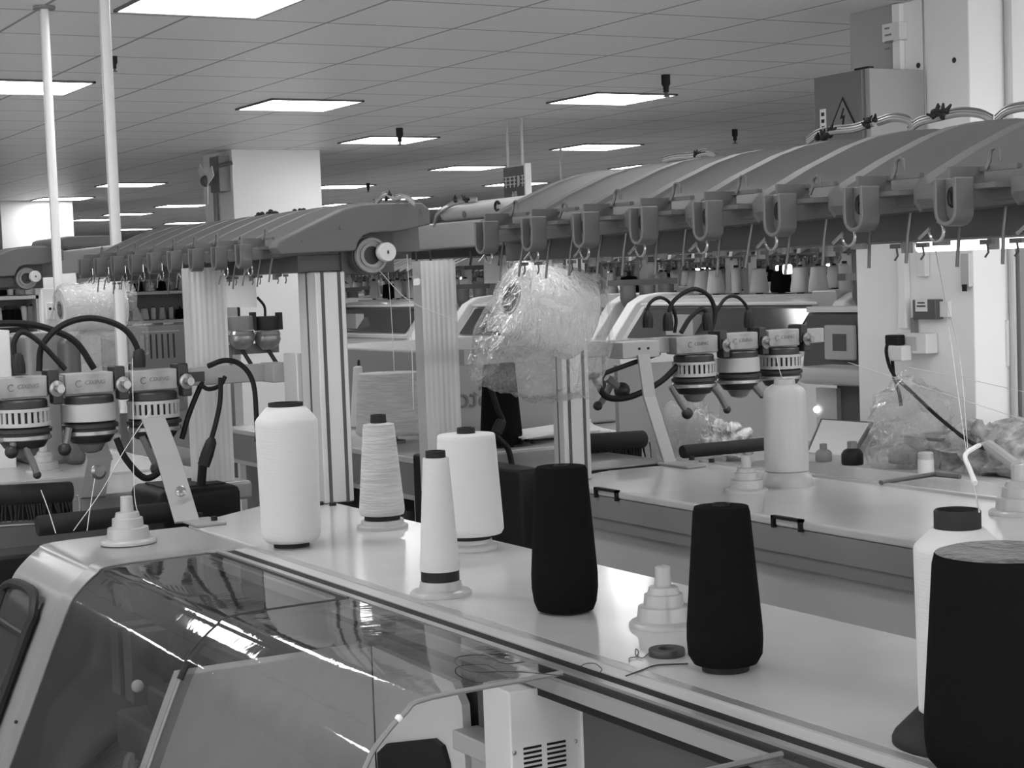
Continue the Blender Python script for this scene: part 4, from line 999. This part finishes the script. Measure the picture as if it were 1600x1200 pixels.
# a rack of yarn in the left distance, and the striped cabinet below it
t = thing('yarn_rack', 'pale shelf rack of yarn beyond the left beam, left of the clear duct', 'rack', (-9, 2.9, 0))
RX = -17.0
ya, yb = AX(192, 470, RX).y, AX(305, 470, RX).y
for py in (455, 500): 
    z = AX(250, py, RX).z; obj('shelf', MB().box(RX-.3, RX, ya, yb, z-.03, z), PALE, t)
for y in (ya, yb-.03): obj('upright', MB().box(RX-.3, RX, y, y+.03, 0, 1.95), POST, t)
obj('back_panel', MB().box(RX-.33, RX-.301, ya, yb, 1.4, 1.95), GREYM, t)
obj('cabinet', MB().box(RX-.3, RX-.01, ya+.04, yb-.04, .5, AX(250, 508, RX).z), PALE, t, bevel=.008)
st = MB()
za, zb_ = AX(250, 522, RX).z, AX(250, 560, RX).z
for i in range(6):
    y = AX(226+i*9, 540, RX).y; st.box(RX-.01, RX-.006, y, y+.018, zb_, za)
obj('grille', st, GREYD, t)
obj('grille_bar', MB().box(RX-.01, RX-.004, AX(222, 516, RX).y, AX(280, 516, RX).y, za+.02, za+.035), WHITE, t)
rp = [dup(o) for o in ()]
k = 0
for py, lst in ((455, (205, 222, 240, 258, 276, 292)), (500, (206, 219, 232, 246, 260, 274, 288, 298))):
    z = AX(250, py, RX).z
    for i, px in enumerate(lst):
        y = AX(px, py, RX).y; kd = (2, 1, 0, 1, 4, 0, 2, 3)[(i+k) % 8]
        o = dup(pk[kd], (RX-.12, y, z+.0005), scale=(.58, .58, .58), label='small yarn package on the rack left of the clear duct', group='yarn packages on the rack')
    k += 3
t = thing('yarn_rack', 'dark shelf of yarn at the far left edge behind the first pole', 'rack', (-9, 2.0, 0))
RX = -14.0
ya, yb = AX(-30, 470, RX).y, AX(62, 470, RX).y
for py in (462, 505, 545): z = AX(30, py, RX).z; obj('shelf', MB().box(RX-.3, RX, ya, yb, z-.03, z), PALE, t)
for y in (ya, yb-.03): obj('upright', MB().box(RX-.3, RX, y, y+.03, 0, 1.95), POST, t)
obj('back_panel', MB().box(RX-.33, RX-.301, ya, yb, 1.2, 1.95), GREYD, t)
for py, lst in ((462, (5, 22, 38, 52)), (505, (2, 16, 30, 44, 56)), (545, (6, 24, 42))):
    z = AX(30, py, RX).z
    for i, px in enumerate(lst):
        o = dup(pk[(0, 1, 1, 2, 4)[(i+py) % 5]], (RX-.12, AX(px, py, RX).y, z+.0005), scale=(.62, .62, .62), label='small yarn package on the dark shelf at the far left edge', group='yarn packages on the far left shelf')
# trunking post with a twin socket below the first pole
p = AX(82, 470, -7.05)
t = thing('trunking_post', 'wide white trunking post with a twin socket at the left', 'post', (-7.05, p.y, 0))
obj('shaft', MB().box(-7.10, -7.05, p.y-.045, p.y+.03, 0, 1.77), WHITE, t, bevel=.008)
obj('side_cover', MB().box(-7.09, -7.06, p.y+.031, p.y+.05, 0, 1.77), WHITE, t)
sc = AX(85, 484, -7.046)
so = obj('socket_plate', MB().box(-7.05, -7.042, sc.y-.035, sc.y+.03, sc.z-.04, sc.z+.03), WHITE, t, bevel=.003)
for px in (79, 86): q = AX(px, 494, -7.041); obj('socket_hole', MB().lathe([(.006, 0), (.006, .0015)], (-7.042, q.y, q.z+.03), 10, (1, 0, 0)), BLACK, so)
tag(obj('white_carton', MB().box(-5.6, -5.3, AX(-25, 550, -5.3).y, AX(17, 550, -5.3).y, TZ+.001, AX(5, 516, -5.3).z), WHITE, bevel=.004), 'plain white carton at the left edge behind the feeder cables', 'box')
t = thing('control_console', 'grey control console behind the cables of the left feeders', 'console', (-5.5, 1.1, TZ))
obj('case', MB().box(-5.55, -5.28, AX(38, 540, -5.3).y, AX(100, 540, -5.3).y, TZ+.001, AX(70, 520, -5.3).z), GREYM, t, bevel=.02)
obj('side_panel', MB().box(-5.50, -5.20, AX(100, 540, -5.2).y, AX(128, 540, -5.2).y, TZ+.001, AX(110, 530, -5.2).z), GREYD, t, bevel=.02)
# two dark feeders in front of the far column
for i, (px, py, l) in enumerate(((376, 508, 'left'), (417, 508, 'right'))):
    c = AX(px, py, -6.6)
    t = thing('yarn_feeder', 'dark far yarn feeder in front of the white column, %s of two' % l, 'yarn feeder', c)
    s = dep(c)/FPX
    obj('housing', MB().lathe([(19*s, 14*s), (20*s, 12*s), (20*s, -8*s)], c, 24), (FMID, BLACK)[i], t)
    obj('rings', MB().lathe([(19*s, -9*s), (21*s, -14*s), (20*s, -18*s), (21*s, -22*s), (18*s, -30*s), (10*s, -38*s)], c, 24), FRING, t)
    obj('clamp', MB().box(c.x-.01, c.x+.03, c.y+16*s, c.y+22*s, c.z-.02, c.z+.05), BLACK, t)
    obj('stem', MB().tube([c+Vector((0, 0, -38*s)), c+Vector((.02, .03, -62*s))], 3.5*s, 8), FDARK, t)
    obj('cord', MB().tube(spline([c+Vector((0, -2*s, 14*s)), c+Vector((0, -3*s, 30*s)), c+Vector((0, -14*s, 44*s))], 5), 2.2*s, 8), CABLE, t)

t = thing('feeder_stand', 'grey stand holding the two dark far feeders before the white column', 'stand', (-6.8, 2.6, 0))
c = AX(396, 545, -6.62); c1_ = AX(366, 545, -6.62); c2_ = AX(436, 545, -6.62)
obj('bar', MB().box(-6.68, -6.62, c1_.y, c2_.y, c.z-.02, c.z+.02), FMID, t)
obj('upright', MB().box(-6.70, -6.64, c1_.y-.06, c1_.y-.001, 0, c.z+.02), GREYM, t)

# ------------------------------------------------------------------ right column: cabinet, boxes, sockets, lamp
t = thing('electrical_cabinet', 'dark grey electrical cabinet with a lightning warning triangle on the right column', 'cabinet', (-5.85, 5.2, 2.3))
cx0, cx1 = AY(1272, 150, 5.06).x, AY(1354, 150, 5.06).x
cz1 = AY(1352, 106, 5.06).z; cz0 = 1.75+.20
DK = mat('cabinet_door', .135, .4)
obj('case', MB().box(cx0, cx1, 5.08, 5.403, cz0, cz1), mat('cabinet_side', .30, .5), t, bevel=.004)
dr = obj('door', MB().box(cx0, cx1-.03, 5.06, 5.079, cz0+.004, cz1-.004), DK, t, bevel=.003)
obj('latch', MB().box(cx1-.12, cx1-.03, 5.10, 5.13, cz1+.0005, cz1+.012), BLACK, t)
def tri(a, b, c, y0, y1): return MB().prism([a, b, c], 'y', y0, y1)
A = AY(1317, 151, 5.06); B = AY(1296, 205, 5.06); C = AY(1343, 205, 5.06)
pts = [(A.x, A.z), (B.x, B.z), (C.x, C.z)]; gx = sum(p[0] for p in pts)/3; gz = sum(p[1] for p in pts)/3
sca = lambda k: [(gx+(x-gx)*k, gz+(z_-gz)*k) for x, z_ in pts]
obj('triangle_edge', MB().prism(sca(1.0), 'y', 5.0575, 5.0597), BLACK, dr); obj('triangle_field', MB().prism(sca(.84), 'y', 5.0565, 5.0574), mat('sign_field', .17, .5), dr)
bo = [(0, .05), (-.026, -.008), (-.004, -.004), (-.012, -.05), (-.016, -.046), (-.006, -.064), (.008, -.048), (.002, -.05), (.016, .012), (-.006, .008), (.012, .048)]
obj('lightning_bolt', MB().prism([(gx+a*.8, gz+b*.8+.01) for a, b in bo], 'y', 5.0555, 5.0564), BLACK, dr)
q = AY(1287, 190, 5.06); sg = MB()
obj('label_strip', MB().box(q.x-.022, q.x+.018, 5.0575, 5.0597, q.z-.075, q.z+.055), WHITE, dr)
for dz in (.03, .0, -.03, -.06): sg.box(q.x-.012, q.x+.008, 5.0565, 5.0574, q.z+dz-.006, q.z+dz+.01)
obj('characters', sg, BLACK, dr)
t = thing('notice_box', 'small pale box near the top of the right column above the cabinet', 'box', (-5.9, 5.37, 2.8))
a, b = AY(1378, 60, 5.36), AY(1405, 40, 5.36)
obj('case', MB().box(a.x, b.x, 5.36, 5.409, a.z-.02, b.z+.02), WHITE, t, bevel=.004)
tx = MB()
for i in range(4): tx.box(a.x+.02, a.x+.05+.012*(i % 3), 5.358, 5.3598, b.z-.005-.03*i, b.z+.003-.03*i)
obj('characters', tx, GREYM, t)
def vpipe(label, px, w, z0, z1, m=WALL, y=5.409):
    p0 = AY(px, 300, y); o = obj('conduit', MB().box(p0.x-w/2, p0.x+w/2, y-.03, y, z0, z1), m, bevel=.004); return tag(o, label, 'pipe')
vpipe('pale square conduit down the right column beside the cabinet', 1413, .05, 1.45, 2.895)
vpipe('white square conduit on the right column running to the dark switch box', 1444, .05, 1.68, 2.0, WHITE)
vpipe('thin conduit between the dark switch box and the white socket box', 1428, .02, 1.42, 1.50, GREYM)
for (px, py, l) in ((1435, 102, 'left'), (1491, 94, 'right')):
    c = AY(px, py, 5.409); tag(obj('wall_hole', MB().lathe([(.012, 0), (.012, .002)], c, 12, (0, -1, 0)), INK), 'dark screw hole high on the right column face, %s of two' % l, 'hole')
t = thing('alarm_box', 'small dark square alarm box on the right column above the socket', 'switch', (-5.75, 5.37, 1.5))
a, b = AY(1426, 499, 5.36), AY(1461, 468, 5.36)
obj('case', MB().box(a.x, b.x, 5.36, 5.409, a.z, b.z), GREYD, t, bevel=.004)
obj('back_plate', MB().box(b.x+.001, b.x+.05, 5.385, 5.409, a.z+.01, b.z-.01), WHITE, t)
lb = obj('paper_label', MB().box(a.x+.02, a.x+.095, 5.358, 5.3598, a.z+.035, a.z+.09), WHITE, t)
obj('characters', MB().box(a.x+.03, a.x+.085, 5.3572, 5.3579, a.z+.055, a.z+.062).box(a.x+.035, a.x+.08, 5.3572, 5.3579, a.z+.07, a.z+.076), INK, t)
t = thing('socket_box', 'white wall socket box with a plugged-in black cable on the right column', 'socket', (-5.8, 5.35, 1.35))
a, b = AY(1401, 552, 5.34), AY(1447, 521, 5.34)
obj('case', MB().box(a.x, b.x, 5.34, 5.409, a.z, b.z), WHITE, t, bevel=.006)
obj('cover', MB().box(a.x+.06, b.x-.06, 5.336, 5.3398, a.z+.015, b.z-.015), PALE, t, bevel=.002)
g = AY(1392, 532, 5.30); obj('plug', MB().box(g.x-.03, g.x+.05, 5.29, 5.339, g.z-.02, g.z+.025), BLACK, t, bevel=.006)
obj('adapter', MB().box(g.x+.0, g.x+.09, 5.28, 5.339, g.z-.09, g.z-.022), WHITE, t, bevel=.006)
cord = obj('cord', MB().tube(spline([AY(a_, b_, y_) for a_, b_, y_ in ((1388, 532, 5.3), (1385, 552, 5.28), (1396, 585, 5.25), (1428, 616, 5.15), (1470, 655, 5.05), (1520, 693, 4.9), (1560, 706, 4.8))], 6), .008, 8), CABLE, t)
obj('cord', MB().tube(spline([AY(a_, b_, 5.3) for a_, b_ in ((1394, 560), (1397, 590), (1405, 615), (1408, 634))], 6), .008, 8), CABLE, t)
t = thing('wall_gauge', 'thin hanging strip gauge on the right column under the tube lamp', 'gauge', (-5.5, 5.38, 1.65))
a, b = AY(1503, 448, 5.39), AY(1514, 396, 5.39)
obj('strip', MB().box(a.x, b.x, 5.385, 5.409, a.z, b.z), PALE, t); obj('tip', MB().box(a.x+.01, b.x-.01, 5.38, 5.384, a.z-.02, a.z+.01), BLACK, t)
t = thing('tube_lamp', 'bright tube lamp hanging under the right beam before the column', 'lamp', (-5, 5, 1.8))
a, b = AY(1436, 386, 4.95), AY(1640, 377, 4.95)
obj('tube', MB().tube([a+Vector((0, 0, .0)), b], .022, 12), TUBE, t)
obj('housing', MB().obox((a+b)/2+Vector((0, .01, .036)), (b-a)/2, Vector((0, .03, 0)), Vector((0, 0, .012))), WHITE, t)
for f in (.06, .9): obj('hanger', MB().tube([a.lerp(b, f)+Vector((0, .01, .04)), Vector((a.lerp(b, f).x, a.y+.01, CZ-.001))], .004, 6), GREYM, t)
tag(obj('wall_conduit', MB().lathe([(.016, 0), (.016, CZ)], (-5.43, 5.62, 0), 10), PALE), 'pale vertical pipe on the bright side of the right column', 'pipe')
t = thing('door_frame', 'grey door frame edge at the right border beside the bright column side', 'door frame', (-5.40, 6.3, 0))
p = AX(1592, 500, -5.42)
obj('jamb', MB().box(-5.449, -5.40, p.y-.01, p.y+.05, 0, 2.2), GREYM, t)
obj('panel', MB().box(-5.449, -5.43, p.y+.051, p.y+.6, 0, 2.2), PALE, t)
tag(obj('wall_plate', MB().box(-5.4495, -5.44, AX(1574, 540, -5.44).y, AX(1586, 540, -5.44).y, AX(1580, 572, -5.44).z, AX(1580, 500, -5.44).z), WHITE), 'faint white plate on the bright side of the right column', 'plate')

# console machine with a screen left of the right column
t = thing('control_console', 'grey machine console with a pale-framed screen left of the right column', 'console', (-8, 6.5, 0))
Yc = 5.9
a, b = AY(1252, 575, Yc), AY(1345, 488, Yc)
obj('case', MB().prism([(a.x, a.z), (a.x+.05, b.z), (b.x, b.z), (b.x, a.z)], 'y', Yc, Yc+.4), GREYD, t, bevel=.02)
obj('top_strip', MB().box(a.x+.08, b.x, Yc-.02, Yc+.1, b.z+.001, b.z+.03), WHITE, t)
a2, b2 = AY(1290, 562, Yc-.02), AY(1335, 508, Yc-.02)
s_ = obj('screen_frame', MB().box(a2.x, b2.x, Yc-.03, Yc-.001, a2.z, b2.z), PALE, t, bevel=.01)
a3, b3 = AY(1302, 548, Yc-.03), AY(1322, 522, Yc-.03); obj('screen', MB().box(a3.x, b3.x, Yc-.034, Yc-.0305, a3.z, b3.z), GREYD, s_)
a4, b4 = AY(1240, 600, Yc-.3), AY(1345, 577, Yc-.3)
obj('front_shell', MB().box(a4.x, b4.x, Yc-.30, Yc-.04, a4.z, b4.z), PALE, t, bevel=.04)
obj('lower_body', MB().box(a4.x+.1, b4.x, Yc-.1, Yc+.3, 0, a4.z-.001), GREYD, t)
obj('lower_panel', MB().box(AY(1278, 640, Yc-.12).x, AY(1310, 640, Yc-.12).x, Yc-.13, Yc-.101, .6, a4.z-.03), PALE, t)
obj('indicator', MB().ball(AY(1276, 640, Yc-.14), .018, 10), SPOT, t)

# ------------------------------------------------------------------ the cluttered bench behind the second machine
BZ = .90
t = thing('workbench', 'cluttered pale workbench at the foot of the right column', 'bench', (-5, 4.8, 0))
obj('top', MB().box(-6.9, -3.2, 4.25, 5.38, BZ-.04, BZ), WOODP, t, bevel=.006)
for x in (-6.8, -3.3):
    for y in (4.32, 5.30): obj('leg', MB().box(x-.03, x+.03, y-.03, y+.03, 0, BZ-.0405), GREYM, t)
def atb(px, py, y): return AY(px, py, y)
t = thing('tilted_tray', 'white tray leaning with a dark rim on the bench left of the column foot', 'tray', (-6.1, 4.9, BZ))
P0, P1, P2, P3 = atb(1262, 716, 5.0), atb(1330, 716, 5.0), atb(1362, 662, 5.3), atb(1284, 657, 5.3)
P0.z = P1.z = max(P0.z, BZ+.004)
ex = (P1-P0); ey = (P3-P0); nn = ex.cross(ey).normalized()*.006
obj('panel', MB().add([P0-nn, P1-nn, P2-nn, P3-nn, P0+nn, P1+nn, P2+nn, P3+nn], [(0, 1, 2, 3), (4, 5, 6, 7), (0, 1, 5, 4), (1, 2, 6, 5), (2, 3, 7, 6), (3, 0, 4, 7)]), WHITE, t)
obj('rim', MB().tube([P0, P3, P2, P1], .010, 8), GREYD, t)
obj('stay', MB().tube([P3.lerp(P2, .5), Vector((P3.x+.1, 5.36, BZ+.001))], .008, 6), GREYD, t)
def lump(c, r, seed, m, name, label, cat, sq=(1, 1, 1), amp=.35, fr=6.):
    nu = 22; vs = []; fs = []; c = Vector(c); sg = 30
    for i in range(nu+1):
        a = -PI/2+PI*i/nu
        for k in range(sg):
            d = Vector((math.cos(a)*math.cos(2*PI*k/sg), math.cos(a)*math.sin(2*PI*k/sg), math.sin(a)))
            q = d*fr*.35+Vector((seed, seed*.7, 0)); n_ = noise.noise(q)*amp+noise.noise(q*2.4)*amp*.5+abs(noise.noise(q*5))*amp*.25
            p = d*(r*(1+n_)); p = Vector((p.x*sq[0], p.y*sq[1], p.z*sq[2])); p.z = max(p.z, -r*sq[2]*.55); vs.append(c+p)
    for i in range(nu):
        for k in range(sg): fs.append((i*sg+k, i*sg+(k+1) % sg, (i+1)*sg+(k+1) % sg, (i+1)*sg+k))
    o = obj(name, MB().add(vs, fs), m, angle=60); return tag(o, label, cat) if label else o
def onb(px, py): return AZ(px, py, BZ)
def jar(label, px, py, s, m):
    c = onb(px, py); k = dep(c)/FPX*s; t = thing('jar', label, 'jar', c)
    obj('body', MB().lathe([(17*k, .001), (18*k, 3*k), (18*k, 18*k), (14*k, 24*k), (8*k, 27*k)], c, 24), m, t); obj('cap', MB().lathe([(8*k, 27.2*k), (8*k, 38*k), (6*k, 39*k)], c, 20), GREYM, t); return t
jar('dark grey jar at the foot of the leaning tray', 1287, 721, .72, GREYM)
jar('black jar beside the dark grey jar on the bench', 1332, 726, .95, BLACK)
c = onb(1404, 733); lump(c+Vector((0, 0, .075)), .132, 2.1, BAG, 'plastic_bag', 'clear creased plastic bag lying in the middle of the bench', 'bag', (1, .8, .95), .38)
lump(c+Vector((.0, .02, .05)), .058, 3.3, GREYM, 'yarn_ball', 'dark contents seen inside the creased bag on the bench', 'yarn', (1.2, .8, .9), .2)
c = AY(1440, 668, 5.2); lump(Vector((c.x, 5.14, c.z+.03)), .20, 5.2, BAG, 'plastic_bag', 'airy clear plastic bag on the box against the column', 'bag', (1.05, .6, .9), .3)
a, b = AY(1432, 710, 5.05), AY(1488, 686, 5.05)
t = thing('cardboard_box', 'low grey-brown cardboard box behind the creased bag', 'box', (a.x, 5.1, BZ))
obj('carton', MB().box(a.x, b.x, 4.98, 5.3, BZ+.001, b.z), CARD, t); obj('rim', MB().box(a.x-.01, b.x+.01, 4.97, 5.31, b.z+.0005, b.z+.008), GREYM, t)
c = onb(1447, 741); k = dep(c)/FPX
t = thing('bottle', 'short white bottle with a pale lid at the front of the bench', 'bottle', c)
obj('body', MB().lathe([(12*k, .001), (12.5*k, 2*k), (12.5*k, 24*k)], c, 24), WHITE, t); obj('lid', MB().lathe([(12*k, 24.2*k), (12*k, 33*k), (10*k, 35*k)], c, 24), PALE, t)
for (px, py, sx, sd, l) in ((1500, 736, .30, 7.7, 'crumpled grey cloth heap beside the white bottle'), (1562, 745, .34, 1.3, 'crumpled pale cloth heap at the right end of the bench'), (1612, 728, .3, 4.4, 'crumpled cloth heap at the right edge of the photo')):
    c = onb(px, py); lump(c+Vector((0, .12, .06)), .17, sd, CLOTH, 'cloth_heap', l, 'cloth', (1.35, .9, .72), .45, 9)
tag(obj('rolled_paper', MB().tube([AY(1545, 696, 4.75), AY(1588, 728, 4.65)], .022, 10), mat('paper_grey', .4, .9)), 'rolled pale paper lying across the cloth heaps', 'paper')
tag(obj('dark_stick', MB().tube([AZ(1376, 754, TZ+.008), AZ(1460, 741, TZ+.008), AZ(1500, 745, TZ+.008)], .006, 8), GREYD), 'thin dark stick lying on the cover of the second machine', 'stick')
tag(obj('hanging_string', MB().tube(spline([AZ(1524, 755, TZ+.006), AY(1516, 735, 3.0), AY(1508, 712, 3.05), AY(1522, 700, 3.1), AY(1530, 696, 3.2)], 6), .006, 8), WHITE), 'short white cord hanging over the second machine rail', 'cord')
# plastic film and scrap yarn at the end of the second table
c = AX(1078, 690, -4.36); lump(Vector((c.x, c.y, 1.22)), .11, 8.8, BAG, 'plastic_bag', 'crumpled clear film behind the bent right bracket', 'bag', (1, .8, 1.1), .4)
c = AX(1136, 690, -4.36); lump(Vector((c.x, c.y, 1.2)), .085, 6.1, mat('scrap_yarn', .45, .9, var=.9, vscale=30, bump=.6, bscale=40), 'scrap_heap', 'tangled black and white yarn scraps behind the bare black roller', 'scraps', (1.2, .8, .75), .4, 9)
t = thing('side_table', 'pale low side table beyond the end of the second machine', 'table', (-4.9, 3.3, 0))
obj('top', MB().box(-4.54, -4.18, 2.95, 3.36, 1.12, 1.15), PALE, t, bevel=.005)
for x in (-4.51, -4.21):
    for y in (2.98, 3.33): obj('leg', MB().box(x-.02, x+.02, y-.02, y+.02, 0, 1.1195), GREYM, t)
obj('back_board', MB().box(-4.535, -4.515, 2.96, 3.35, 1.151, 1.46), GREYM, t)
